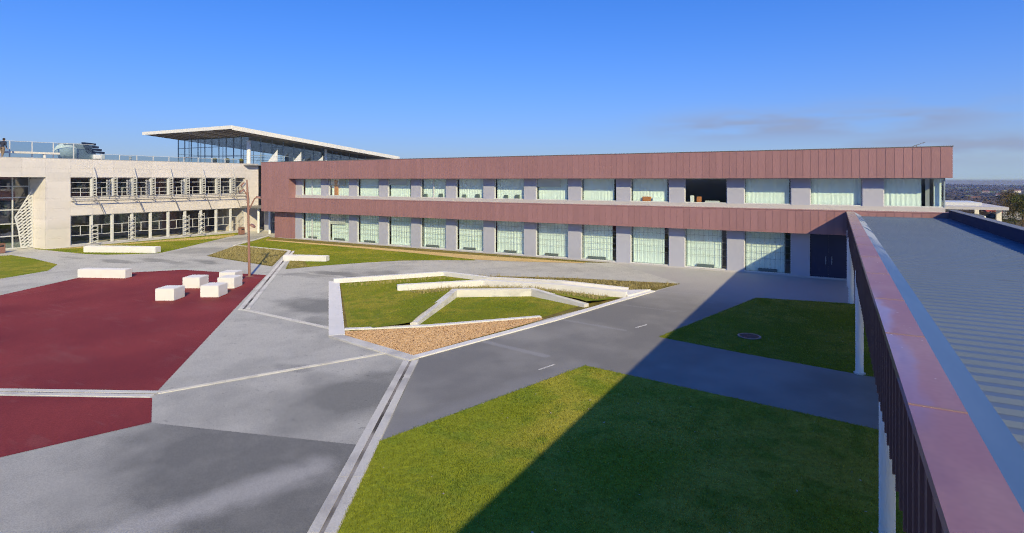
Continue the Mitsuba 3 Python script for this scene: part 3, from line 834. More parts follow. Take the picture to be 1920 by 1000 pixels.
for k in range(14):
    xp = PX0 + PITCH * k
    a = max(xp, -49.22)
    part(RB, 'pillar', bx(a, xp + 1.06, YW, YW + 0.3, 4.601, 6.30), 'mat_pillar')
    if k < 13:
        part(RB, 'pillar', bx(a, xp + 1.06, YW, YW + 0.3, 0.101, 2.86), 'mat_pillar')
        if k == 10:
            window(xp + 1.06, xp + PITCH, 4.60, 6.30, k, False, dark=True, items=(('lamp', (0.35, 0.6, 0.45, 'mat_paint')), ('box', (0.8, 1.1, 0.38, 'mat_orange')), ('box', (1.35, 2.3, 0.1, 'mat_blind'))))
        else:
            it = ()
            if k == 9:
                it = (('box', (0.85, 1.45, 0.32, 'mat_orange')), ('box', (1.6, 2.3, 0.3, 'mat_curtain')))
            if k in (4, 5, 6):
                it = (('plant_pot', (0.25 + 0.3 * (k - 4), 0.55 + 0.3 * (k - 4), 0.28, 'mat_radiator')), ('plant_pot', (1.9, 2.25, 0.32, 'mat_radiator')))
            if k == 1:
                it = (('cupboard', (0.62, 1.05, 1.55, 'mat_orange')),)
            window(xp + 1.06, xp + PITCH, 4.60, 6.30, k, False, blind={3: 0.35, 7: 0.4, 1: 0.4}.get(k, 0), items=it, mull=(k in (0, 4)))
        if k < 12:
            window(xp + 1.06, xp + PITCH, 0.10, 2.86, 40 + k, True, blind={1: 0.4, 2: 0.0}.get(k, 0), mull=(k in (0,)))
# corner window at the right end of the upper floor
xk = PX0 + PITCH * 13 + 1.06
w = part(RB, 'window', frame(xk, 5.42, 4.60, 6.30, YW + 0.10, 0.12, 0.05), 'mat_frame_light', label='glazed corner window at the right end')
part(w, 'pane', bx_sheet(xk + 0.05, 5.37, YW + 0.16, 4.65, 6.25), 'mat_glass_mint')
part(w, 'curtain', curtain(xk + 0.06, 4.35, 4.64, 6.33, YW + 0.42, 91), 'mat_curtain', True)
part(w, 'curtain', curtain(4.95, 5.30, 4.64, 6.33, YW + 0.42, 92), 'mat_curtain', True)
part(w, 'post', bx(4.52, 4.72, YW + 0.24, YW + 0.34, 4.61, 6.29), 'mat_frame')
part(w, 'corner_post', bx(5.371, 5.43, YW + 0.06, YW + 0.099, 4.60, 6.30), 'mat_frame_blue')
v = np.array([[5.4, YW + 0.25, 4.6], [5.4, 44.2, 4.6], [5.4, 44.2, 6.3], [5.4, YW + 0.25, 6.3]])
part(w, 'pane', (v, np.array([[0, 1, 2], [0, 2, 3]])), 'mat_glass_mint')
# dark entrance doors in the shade of the walkway
xd = PX0 + PITCH * 12 + 1.06
for i in range(2):
    a, b = xd + 0.02 + i * 1.03, xd + 0.02 + (i + 1) * 1.03 - 0.01
    d = part(RB, 'door', frame(a, b, 0.10, 2.85, YW + 0.12, 0.06, 0.07), 'mat_door', label='dark navy glazed entrance door')
    part(d, 'pane', bx(a + 0.07, b - 0.07, YW + 0.14, YW + 0.15, 0.17, 2.78), 'mat_door')
    part(d, 'handle', tube(((b - 0.16) if i == 0 else (a + 0.16), YW + 0.08, 0.9), ((b - 0.16) if i == 0 else (a + 0.16), YW + 0.08, 1.4), 0.018), 'mat_frame_blue')
an = thing('roof_aerial', 'small tilted aerial on the right end of the red roof', 'aerial')
part(an, 'mast', tube((4.05, 40.3, 8.0), (4.05, 40.3, 8.2), 0.02), 'mat_steel_dark')
part(an, 'boom', tube((3.85, 40.3, 8.14), (4.45, 40.3, 8.36), 0.018), 'mat_steel_dark')

# ------------------------------------------------------------------ the covered walkway on the right
CW = thing('covered_walkway', 'flat roofed covered walkway with dark red fascia and grey corrugated roof', 'covered walkway')
XF, XI, XG, XP, XQ = 0.575, 0.93, 1.28, 5.45, 5.75      # fascia, coping inner edge, flashing edge, parapet inner and outer face
Y0, Y1 = -1.2, YB - 0.04
fm = mikit.ply(cat([bx(0.015, 0.40, 0, 0.03, 0, 1.36), bx(0, 0.05, -0.028, 0.03, 0, 1.36)]), 'mat_fascia_shaded')
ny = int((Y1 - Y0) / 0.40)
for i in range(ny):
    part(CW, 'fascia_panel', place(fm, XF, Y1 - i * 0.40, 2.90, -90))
part(CW, 'fascia_core', bx(XF + 0.031, XF + 0.16, Y0, Y1, 2.905, 4.24), 'mat_clad')
js = [Y0, 2.9, 5.87, 8.45, 10.85, 13.7, 16.6, 19.5, 22.4, 25.3, 28.2, 31.1, 34.0, 36.9, Y1]
for a, b in zip(js[:-1], js[1:]):
    v = cat([bx(XF - 0.045, XI, a + 0.002, b - 0.002, 4.265, 4.30), bx(XF - 0.045, XF - 0.030, a + 0.002, b - 0.002, 4.20, 4.264)])
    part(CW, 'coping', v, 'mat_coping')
    part(CW, 'coping_seam', bx(XF - 0.046, XI + 0.001, b - 0.013, b + 0.013, 4.2665, 4.306), 'mat_seam')
v = np.array([[XI, Y0, 4.29], [XG, Y0, 4.07], [XG, Y1, 4.07], [XI, Y1, 4.29], [XI, Y0, 4.0], [XG, Y0, 4.0], [XG, Y1, 4.0], [XI, Y1, 4.0]])
fl = trimesh.convex.convex_hull(v)
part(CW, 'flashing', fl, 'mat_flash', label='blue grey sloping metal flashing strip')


def corrugated():
    per, amp = 0.335, 0.043
    prof = [(0, 0), (0.30, 0), (0.42, 1), (0.78, 1), (0.90, 0)]
    ys, zs = [], []
    y = Y0
    while y < Y1 - per:
        for t, h in prof:
            ys.append(y + t * per)
            zs.append(4.0 + amp * h)
        y += per
    ys.append(Y1)
    zs.append(4.0)
    ys, zs = np.array(ys), np.array(zs)
    v = np.vstack([np.column_stack([np.full(len(ys), XG - 0.02), ys, zs]), np.column_stack([np.full(len(ys), XP + 0.01), ys, zs])])
    n = len(ys)
    f = []
    for i in range(n - 1):
        f += [[i, n + i, n + i + 1], [i, n + i + 1, i + 1]]
    return v, f


part(CW, 'roof_sheet', corrugated(), 'mat_roof')
part(CW, 'parapet', bx(XP, XQ, Y0, Y1, 2.85, 4.50), 'mat_navy_shade', label='upstand along the far side of the walkway roof, shade put into its colour')
part(CW, 'parapet_cap', bx(XP - 0.02, XQ + 0.03, Y0, Y1, 4.501, 4.52), 'mat_steel_dark')
part(CW, 'ceiling', bx(XF + 0.165, XP - 0.002, Y0, Y1, 3.3, 3.9), 'mat_soffit_light')
part(CW, 'end_cap', cat([bx(XF + 0.165, XP - 0.002, Y0 - 0.1, Y0 - 0.002, 2.9, 4.0)]), 'mat_clad')
cm = mikit.ply(tube((0, 0, 0), (0, 0, 3.3), 0.115, n=24), 'mat_column', smooth=40)
pl = mikit.ply(trimesh.creation.cylinder(0.17, 0.03, sections=24), 'mat_concrete')
for y in (11.0, 21.35, 33.2, 38.3):
    if y > 5:
        xc = 0.715 if y < 15 else 0.645
        c = part(CW, 'column', place(cm, xc, y, 0.0))
        part(c, 'base_plate', place(pl, xc, y, 0.02))

# ------------------------------------------------------------------ the beige building on the left
SB = thing('stone_building', 'two storey beige stone building with steel framed window bands', 'building')
XFc = -61.2
BAY, BY0 = 1.785, 25.50
BY1 = BY0 + 10 * BAY
YN, YS = 45.1, 8.0
smv = {}


def stones(y0, y1, z0, z1, ny, nz, depth=0.06):
    """Stone facing slabs of the facade between y0..y1, z0..z1."""
    dy, dz = (y1 - y0) / ny, (z1 - z0) / nz
    key = (round(dy, 3), round(dz, 3))
    if key not in smv:
        m = chamfer(depth, dy - 0.006, dz - 0.006, 0.002)
        smv[key] = mikit.ply(m, 'mat_stone')
    for i in range(ny):
        for j in range(nz):
            part(SB, 'stone', place(smv[key], XFc - depth / 2, y0 + (i + 0.5) * dy, z0 + j * dz + 0.007))


PIER0 = 23.62
stones(BY0, BY1, 6.42, 8.10, 10, 2)
stones(BY0, BY1, 2.88, 4.58, 10, 2)
stones(PIER0, BY0, 0.0, 8.10, 1, 9)
stones(BY1, YN, 0.0, 8.10, 1, 9)
stones(YS, PIER0, 6.42, 8.10, 9, 2)
core = -61.262
part(SB, 'wall', bx(core - 0.4, core, BY0, BY1, 6.43, 8.08), 'mat_stone')
part(SB, 'wall', bx(core - 0.4, core, BY0, BY1, 2.89, 4.57), 'mat_stone')
part(SB, 'wall', bx(core - 3.0, core, PIER0 + 0.02, BY0 - 0.02, -0.05, 8.08), 'mat_stone')
part(SB, 'wall', bx(core - 8.0, core, BY1 + 0.02, YN - 0.02, -0.05, 8.08), 'mat_stone')
part(SB, 'wall', bx(core - 0.4, core, YS, PIER0, 6.43, 8.08), 'mat_stone')
rev = mikit.ply(chamfer(3.0, 0.05, 0.892, 0.003), 'mat_stone')
for j in range(7):
    part(SB, 'stone', place(rev, core - 1.45, PIER0 - 0.03, j * 0.90 + 0.007))
part(SB, 'roof', bx(-82, core - 0.41, YS, YN, 7.7, 8.0), 'mat_membrane')
part(SB, 'cap', bx(core - 0.45, XFc + 0.02, YS, YN, 8.101, 8.14), 'mat_sill')
part(SB, 'floor', bx(-78, core - 0.41, BY0, BY1, 3.4, 3.9), 'mat_interior')
part(SB, 'rear_wall', bx(-78.3, -78, YS, YN, -0.05, 7.7), 'mat_interior')
part(SB, 'inner_wall', bx(-67.2, -67.0, BY0, BY1, -0.05, 3.39), 'mat_interior_dark')
part(SB, 'inner_wall', bx(-67.2, -67.0, BY0, BY1, 3.91, 7.69), 'mat_interior_dark')
part(SB, 'plinth', bx(core - 0.3, XFc + 0.01, BY0, BY1, -0.05, 0.16), 'mat_sill')


def pane_x(x, y0, y1, z0, z1):
    return np.array([[x, y0, z0], [x, y1, z0], [x, y1, z1], [x, y0, z1]]), np.array([[0, 1, 2], [0, 2, 3]])


def bars_x(x, d, y0, y1, z0, z1, hs, vs, t=0.05):
    """Window frame in the plane x: outer frame, horizontal bars at hs, uprights (y, z0, z1) in vs."""
    m = [bx(x - d, x, y0, y0 + t, z0, z1), bx(x - d, x, y1 - t, y1, z0, z1), bx(x - d, x, y0 + t, y1 - t, z0, z0 + t), bx(x - d, x, y0 + t, y1 - t, z1 - t, z1)]
    m += [bx(x - d + 0.003, x - 0.003, y0 + t, y1 - t, h - t / 2, h + t / 2) for h in hs]
    m += [bx(x - d + 0.006, x - 0.006, yy - t / 2, yy + t / 2, a, b) for yy, a, b in vs]
    return cat(m)


XW = -61.42
mf = mikit.ply(chamfer(0.22, 0.17, 2.68, 0.01), 'mat_frame_light')
mu = mikit.ply(chamfer(0.16, 0.10, 1.78, 0.01), 'mat_frame_light')
for k in range(10):
    y0, y1 = BY0 + k * BAY, BY0 + (k + 1) * BAY
    ym = (y0 + y1) / 2
    w = part(SB, 'window', bars_x(XW, 0.08, y0 + 0.09, y1 - 0.09, 0.17, 2.86, (1.02, 1.90), ((ym, 1.02, 1.90),)), 'mat_frame_light')
    part(w, 'pane', pane_x(XW - 0.04, y0 + 0.14, y1 - 0.14, 0.22, 2.81), 'mat_glass')
    w = part(SB, 'window', bars_x(XW, 0.08, y0 + 0.06, y1 - 0.06, 4.61, 6.40, (5.0, 5.42, 5.95), ((ym, 4.66, 5.42),), 0.04), 'mat_frame_light')
    part(w, 'pane', pane_x(XW - 0.04, y0 + 0.11, y1 - 0.11, 4.66, 6.36), 'mat_glass')
    if k:
        part(SB, 'mullion', place(mf, XW + 0.02, y0, 0.17))
        part(SB, 'mullion', place(mu, XW + 0.02, y0, 4.61))
part(SB, 'window_sill', bx(core - 0.2, XFc + 0.10, BY0, BY1, 4.585, 4.608), 'mat_sill')


def fin(y, z0, z1, out, slats, lean=0.0):
    """A lattice sunshade standing out from the facade: two stiles and slanting slats."""
    x0, x1 = XFc + 0.05, XFc + 0.05 + out
    m = [beam((x0, y, z0), (x0, y, z1), 0.04, 0.04), beam((x1, y + lean, z0), (x1, y + lean, z1), 0.04, 0.04)]
    h = (z1 - z0) / slats
    for i in range(slats):
        m.append(beam((x0 + 0.02, y, z0 + i * h + 0.05), (x1 - 0.02, y + lean, z0 + (i + 0.8) * h), 0.12, 0.05))
        m.append(beam((x0 + 0.02, y + 0.02, z0 + (i + 0.9) * h), (x1 - 0.02, y + lean + 0.02, z0 + (i + 0.2) * h), 0.05, 0.03))
    return cat(m)


for k in range(0, 11):
    y = BY0 + k * BAY + (0.08 if k == 0 else 0) - (0.1 if k == 10 else 0)
    if 0 < k < 10:
        part(SB, 'sunshade', fin(y, 4.66, 6.42, 0.42, 7, lean=0.12), 'mat_steel')
    if k in (2, 3, 4, 6):
        part(SB, 'sunshade', fin(y - 0.35, 4.66, 6.2, 0.45, 5, lean=-0.45), 'mat_steel')
    part(SB, 'bracket', cat([tube((XFc - 0.02, y, 4.20), (XFc + 0.55, y, 4.25), 0.035, n=8), tube((XFc + 0.5, y, 4.25), (XFc + 0.3, y, 4.62), 0.025, n=8)]), 'mat_steel_dark')
    if k in (1, 3, 5, 7, 9):
        part(SB, 'mast', tube((XFc + 0.30, y - 0.1, 7.55), (XFc + 0.42, y + 0.12, 6.3), 0.022, 0.045, 8), 'mat_steel')
        part(SB, 'mast', tube((XFc + 0.50, y + 0.25, 4.25), (XFc + 0.75, y + 0.62, 2.95), 0.045, 0.03, 8), 'mat_steel_dark')
for y, h in ((BY0 + 0.9 * BAY, 2.0), (BY0 + 2.75 * BAY, 2.55), (BY0 + 5.8 * BAY, 2.4), (BY0 + 6.75 * BAY, 2.55)):
    part(SB, 'sunshade', fin(y, 0.2, h, 0.45, 5, lean=0.4), 'mat_steel')
part(SB, 'rail', tube((XFc + 0.5, BY0 - 0.05, 4.22), (XFc + 0.5, BY1 + 0.1, 4.22), 0.045, n=10), 'mat_steel_dark')
part(SB, 'rail', tube((XFc + 0.14, BY0, 4.45), (XFc + 0.14, BY1, 4.45), 0.02, n=8), 'mat_steel')
# recessed entrance glazing
XE = -64.2
ent = part(SB, 'entrance_glazing', bars_x(XE, 0.1, YS + 0.1, 23.55, 0.0, 7.6, (0.0 + 1.15, 2.25, 3.5, 4.6, 5.6), tuple((yy, 0.0, 7.6) for yy in (22.3, 20.4, 18.4, 16.4)), 0.09), 'mat_frame_light')
part(ent, 'pane', pane_x(XE - 0.05, YS + 0.2, 23.45, 0.1, 7.5), 'mat_glass_blue')
part(SB, 'inner_wall', bx(-72.2, -72.0, YS, 23.4, -0.05, 7.69), 'mat_interior')
part(SB, 'ceiling', bx(XE - 0.15, core - 0.41, YS, 23.58, 7.60, 7.69), 'mat_interior')
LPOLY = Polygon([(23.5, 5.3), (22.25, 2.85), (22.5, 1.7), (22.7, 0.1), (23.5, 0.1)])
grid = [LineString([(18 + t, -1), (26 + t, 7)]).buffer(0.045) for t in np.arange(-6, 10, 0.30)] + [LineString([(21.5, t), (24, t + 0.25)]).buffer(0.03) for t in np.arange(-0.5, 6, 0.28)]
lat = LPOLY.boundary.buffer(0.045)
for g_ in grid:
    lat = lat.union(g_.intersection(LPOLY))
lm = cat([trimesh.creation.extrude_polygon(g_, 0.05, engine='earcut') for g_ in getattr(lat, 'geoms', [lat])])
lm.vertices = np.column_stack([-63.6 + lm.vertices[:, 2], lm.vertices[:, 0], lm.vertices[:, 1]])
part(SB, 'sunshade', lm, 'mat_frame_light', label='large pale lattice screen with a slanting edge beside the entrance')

# glass passage between the two buildings
GP = thing('link_passage', 'narrow glazed passage between the beige and the red building', 'passage')
part(GP, 'pane', np.array([[-61.1, 46.0, 0.0], [-53.0, 46.0, 0.0], [-53.0, 46.0, 7.6], [-61.1, 46.0, 7.6]]) if False else bx_sheet(-61.1, -53.0, 46.0, 0.0, 7.6), 'mat_glass_blue')
part(GP, 'frame', cat([bx(xx - 0.05, xx + 0.05, 45.9, 45.99, 0, 7.6) for xx in np.arange(-60.6, -53.0, 0.85)] + [bx(-61.1, -53.0, 45.91, 45.98, z, z + 0.08) for z in (1.1, 2.2, 3.4, 5.6)]), 'mat_frame_light')
part(GP, 'back_wall', bx(-72.0, -53.0, 49.0, 49.2, -0.05, 7.9), 'mat_stone')
part(GP, 'roof', bx(-61.15, -53.5, 45.6, 49.2, 7.601, 7.8), 'mat_frame')
part(GP, 'panel', bx(-60.9, -59.7, 45.7, 45.88, 0.0, 7.6), 'mat_pillar')
for xx in (-58.6, -56.6, -54.4):
    part(GP, 'column', tube((xx, 43.2, 0), (xx, 43.2, 2.9), 0.14, n=16), 'mat_column', 40)
part(GP, 'canopy', bx(-60.9, -53.5, 42.6, 45.59, 2.9, 3.1), 'mat_steel_dark')
part(GP, 'lattice', cat([bx(-54.15, -52.55, 42.0, 42.06, z, z + 0.07) for z in np.linspace(0.3, 2.6, 6)] + [bx(xx, xx + 0.06, 42.061, 42.1, 0.0, 2.8) for xx in (-54.15, -53.3, -52.6)]), 'mat_frame_light')

# ------------------------------------------------------------------ roof terrace of the beige building
BAL = thing('glass_balustrade', 'low glass balustrade along the roof edge of the beige building', 'balustrade')
for i in range(9):
    a = 28.6 + i * 1.62
    part(BAL, 'pane', pane_x(-62.45, a + 0.05, a + 1.57, 8.05, 8.66 - 0.01 * i), 'mat_glass_screen')
    part(BAL, 'post', bx(-62.49, -62.41, a - 0.035, a + 0.035, 8.0, 8.70), 'mat_steel')
part(BAL, 'rail', beam((-62.45, 28.5, 8.69), (-62.45, 43.2, 8.62), 0.06, 0.03), 'mat_steel')
SCR = thing('glass_screen', 'taller glass wind screen at the left end of the roof terrace', 'balustrade')
for i in range(6):
    a = 18.6 + i * 1.62
    part(SCR, 'pane', pane_x(-63.5, a + 0.05, a + 1.57, 8.1, 9.62), 'mat_glass_screen')
    part(SCR, 'post', bx(-63.54, -63.46, a - 0.04, a + 0.04, 8.0, 9.66), 'mat_steel')
part(SCR, 'rail', beam((-63.5, 18.5, 9.64), (-63.5, 28.4, 9.64), 0.05, 0.035), 'mat_steel')
part(SCR, 'bench', bx(-63.3, -63.0, 18.6, 25.4, 8.55, 8.72), 'mat_wall_white')
SKL = thing('skylight', 'roof light with stepped dark blue louvres beside the glass screen', 'roof light')
sv = np.array([[-65.4, 26.2, 8.0], [-64.2, 26.2, 8.0], [-65.4, 29.5, 8.0], [-64.2, 29.5, 8.0], [-65.4, 26.2, 9.7], [-64.2, 26.2, 9.7], [-65.4, 28.2, 9.75], [-64.2, 28.2, 9.75]])
part(SKL, 'housing', trimesh.convex.convex_hull(sv), 'mat_frame_blue')
for i in range(4):
    part(SKL, 'louvre', beam((-64.16, 27.7 + 0.12 * i, 9.78 - 0.27 * i), (-64.16, 28.85 + 0.26 * i, 9.70 - 0.27 * i), 0.25, 0.2), 'mat_navy_shade')
part(SKL, 'dome', ell((-64.6, 26.6, 9.0), (0.6, 1.0, 0.75)), 'mat_curtain', True)
single('roof_box', chamfer(0.7, 1.0, 0.42, 0.03).apply_translation((-63.9, 28.95, 8.25)), 'mat_paint', 'white box on the roof edge below the dark louvres', 'roof box')
for i, (yy, t) in enumerate(((31.6, 'left'), (24.3, 'far left'))):
    o = thing('roof_vent', f'small pale roof vent behind the balustrade, {"right" if i == 0 else "left"} of the dark louvres', 'vent')
    part(o, 'pipe', tube((-63.2, yy, 8.0), (-63.2, yy, 8.5), 0.12, n=14), 'mat_steel', 40)
    part(o, 'cap', tube((-63.2, yy, 8.52), (-63.2, yy, 8.6), 0.2, 0.12, n=14), 'mat_steel', 40)

# pavilion with the big overhanging roof
PV = thing('roof_pavilion', 'glazed rooftop pavilion under a large white overhanging sloped roof', 'pavilion')
SL = (12.41 - 9.95) / (68.4 - 40.8)


def zr(y):
    return 12.41 - SL * (y - 40.8)


def sloped(x0, x1, y0, y1, t0, t1):
    """A slab between t0 and t1 metres below the roof plane."""
    v = [[xx, yy, zr(yy) - t] for xx in (x0, x1) for yy in (y0, y1) for t in (t0, t1)]
    return trimesh.convex.convex_hull(np.array(v))


part(PV, 'roof', cat([sloped(-78.6, -60.0, 40.8, 69.5, 0.0, 0.12)]), 'mat_canopy_white')
part(PV, 'fascia', sloped(-60.02, -59.96, 40.8, 69.5, 0.0, 0.50), 'mat_canopy_white')
part(PV, 'fascia', sloped(-78.6, -60.021, 40.74, 40.80, 0.0, 0.40), 'mat_canopy_white')
part(PV, 'soffit', sloped(-78.55, -60.05, 40.85, 69.4, 0.30, 0.34), 'mat_soffit')
for i in range(12):
    xx = -77.6 + i * 1.5
    part(PV, 'soffit_slat', sloped(xx, xx + 0.22, 40.9, 45.2, 0.345, 0.44), 'mat_soffit_light' if i in (5, 6, 8) else 'mat_soffit')
gx0, gx1, gy0, gy1 = -78.0, -63.0, 45.1, 68.5
part(PV, 'floor', bx(gx0, gx1 + 2.5, gy0 - 2, gy1, 7.9, 8.02), 'mat_membrane')
part(PV, 'core', bx(-72.5, -71.0, 58.0, 66.5, 8.021, 10.2), 'mat_sill')
nfx = 10
for i in range(nfx):
    a, b = gx0 + i * (gx1 - gx0) / nfx, gx0 + (i + 1) * (gx1 - gx0) / nfx
    part(PV, 'pane', bx_sheet(a + 0.04, b - 0.04, gy0, 8.05, zr(gy0) - 0.40), 'mat_glass_blue')
    part(PV, 'mullion', bx(a - 0.04, a + 0.04, gy0 - 0.06, gy0 + 0.04, 8.03, zr(gy0) - 0.36), 'mat_frame_blue')
nfy = 14
for i in range(nfy):
    a, b = gy0 + i * (gy1 - gy0) / nfy, gy0 + (i + 1) * (gy1 - gy0) / nfy
    z = zr(b) - 0.40
    part(PV, 'pane', pane_x(gx1, a + 0.04, b - 0.04, 8.05, z), 'mat_glass_blue')
    part(PV, 'mullion', bx(gx1 - 0.04, gx1 + 0.06, b - 0.04, b + 0.04, 8.03, z), 'mat_frame_blue')
for z in (9.2, 10.4):
    part(PV, 'transom', bx(gx0 + 0.04, gx1 - 0.041, gy0 - 0.05, gy0 + 0.03, z, z + 0.07), 'mat_frame_blue')
part(PV, 'transom', bx(gx1 - 0.03, gx1 + 0.05, gy0 + 0.04, gy1 - 0.1, 9.2, 9.27), 'mat_frame_blue')
part(PV, 'rear_glazing', cat([bx(gx0 + 0.05, gx0 + 0.1, yy, yy + 0.08, 8.03, zr(yy) - 0.42) for yy in np.arange(46.5, 68, 1.67)] + [bx(gx0 + 0.051, gx0 + 0.099, gy0 + 0.05, 68, z, z + 0.06) for z in (9.2, 9.6)]), 'mat_frame_blue')
part(PV, 'column', tube((-62.9, 45.0, 8.02), (-62.9, 45.0, 11.0), 0.24, n=20), 'mat_column', 40)
part(PV, 'column', tube((-62.7, 57.0, 8.02), (-62.7, 57.0, 10.5), 0.2, n=16), 'mat_column', 40)
for i, (yy, h, lab) in enumerate(((47.6, 1.25, 'nearest folded white sail on the terrace'), (51.3, 1.1, 'second folded white sail on the terrace, taller of the far pair'), (55.0, 0.75, 'small folded white sail farthest along the terrace'))):
    s = thing('sail', lab, 'sail', 'folded white sails on the terrace')
    part(s, 'cloth', trimesh.convex.convex_hull(np.array([[-61.8, yy - 0.9, 8.3], [-61.8, yy + 0.5, 8.3], [-61.8, yy + 0.55, 8.6 + h], [-61.7, yy + 0.5, 8.3], [-61.7, yy - 0.9, 8.3], [-61.7, yy + 0.55, 8.6 + h]])), 'mat_paint')
    part(s, 'pole', tube((-61.75, yy + 0.62, 8.0), (-61.75, yy + 0.62, 8.75 + h), 0.05, n=10), 'mat_steel', 40)
for i, yy in enumerate((40.6, 42.2, 44.0)):
    c = thing('planter_pot', ('first', 'second', 'third')[i] + ' small dark pot from the left on the terrace below the pavilion', 'pot')
    part(c, 'pot', tube((-62.9, yy, 8.0), (-62.9, yy, 8.45), 0.18, 0.24, 14), 'mat_dark', 40)
    part(c, 'plant', ell((-62.9, yy, 8.58), (0.24, 0.24, 0.2), 1), 'mat_foliage')


# ------------------------------------------------------------------ street lamp
LP = thing('street_lamp', 'rust red lamp post with angled arms at the court corner', 'street lamp')
lx, ly = -32.62, 23.39
part(LP, 'base_plate', chamfer(0.36, 0.36, 0.04, 0.008).apply_translation((lx, ly, 0.004)), 'mat_rust')
part(LP, 'pole', tube((lx, ly, 0.04), (lx - 0.10, ly - 0.02, 4.7), 0.082, 0.066, 14), 'mat_rust', 40)
part(LP, 'upper_pole', tube((lx - 0.10, ly - 0.02, 4.7), (lx - 0.20, ly - 0.04, 6.2), 0.088, 0.04, 14), 'mat_rust', 40)


def lamp_head(c, d):
    d = np.array(d, float) / np.linalg.norm(d)
    c = np.array(c, float)
    h = part(LP, 'lamp_head', tube(c, c + 0.10 * d, 0.20, 0.16, 18), 'mat_rust', 30)
    part(h, 'lens', tube(c - 0.025 * d, c - 0.001 * d, 0.15, 0.17, 18), 'mat_paint', 30)


part(LP, 'arm', tube((lx - 0.07, ly, 4.25), (lx + 0.24, ly + 0.2, 5.0), 0.045, 0.04, 10), 'mat_rust', 40)
part(LP, 'arm', tube((lx + 0.24, ly + 0.2, 5.0), (lx + 0.40, ly + 0.3, 5.08), 0.04, 0.035, 10), 'mat_rust', 40)
lamp_head((lx + 0.46, ly + 0.33, 5.03), (0.15, 0.1, 0.95))
part(LP, 'arm', tube((lx - 0.12, ly, 5.1), (lx - 0.34, ly - 0.2, 5.6), 0.04, 0.035, 10), 'mat_rust', 40)
lamp_head((lx - 0.38, ly - 0.24, 5.42), (-0.5, -0.4, 0.8))
lamp_head((lx - 0.30, ly - 0.2, 5.85), (-0.6, -0.4, 0.6))
part(LP, 'arm', tube((lx - 0.05, ly, 3.25), (lx + 0.12, ly + 0.1, 3.35), 0.035, 0.03, 10), 'mat_rust', 40)
lamp_head((lx + 0.14, ly + 0.12, 3.22), (0.5, 0.3, 0.8))


def bin_(label, x, y):
    b = thing('litter_bin', label, 'litter bin', None)
    part(b, 'body', chamfer(0.5, 0.5, 0.72, 0.02).apply_translation((x, y, 0.04)), 'mat_rust')
    part(b, 'lid', chamfer(0.54, 0.54, 0.05, 0.012).apply_translation((x, y, 0.79)), 'mat_tile')
    part(b, 'opening', bx(x + 0.2505, x + 0.256, y - 0.16, y + 0.16, 0.55, 0.70), 'mat_dark')


bin_('square rust brown litter bin by the far corner of the beige building', -58.3, 40.8)
bin_('square rust brown litter bin at the left edge near the entrance', -61.2, 20.45)


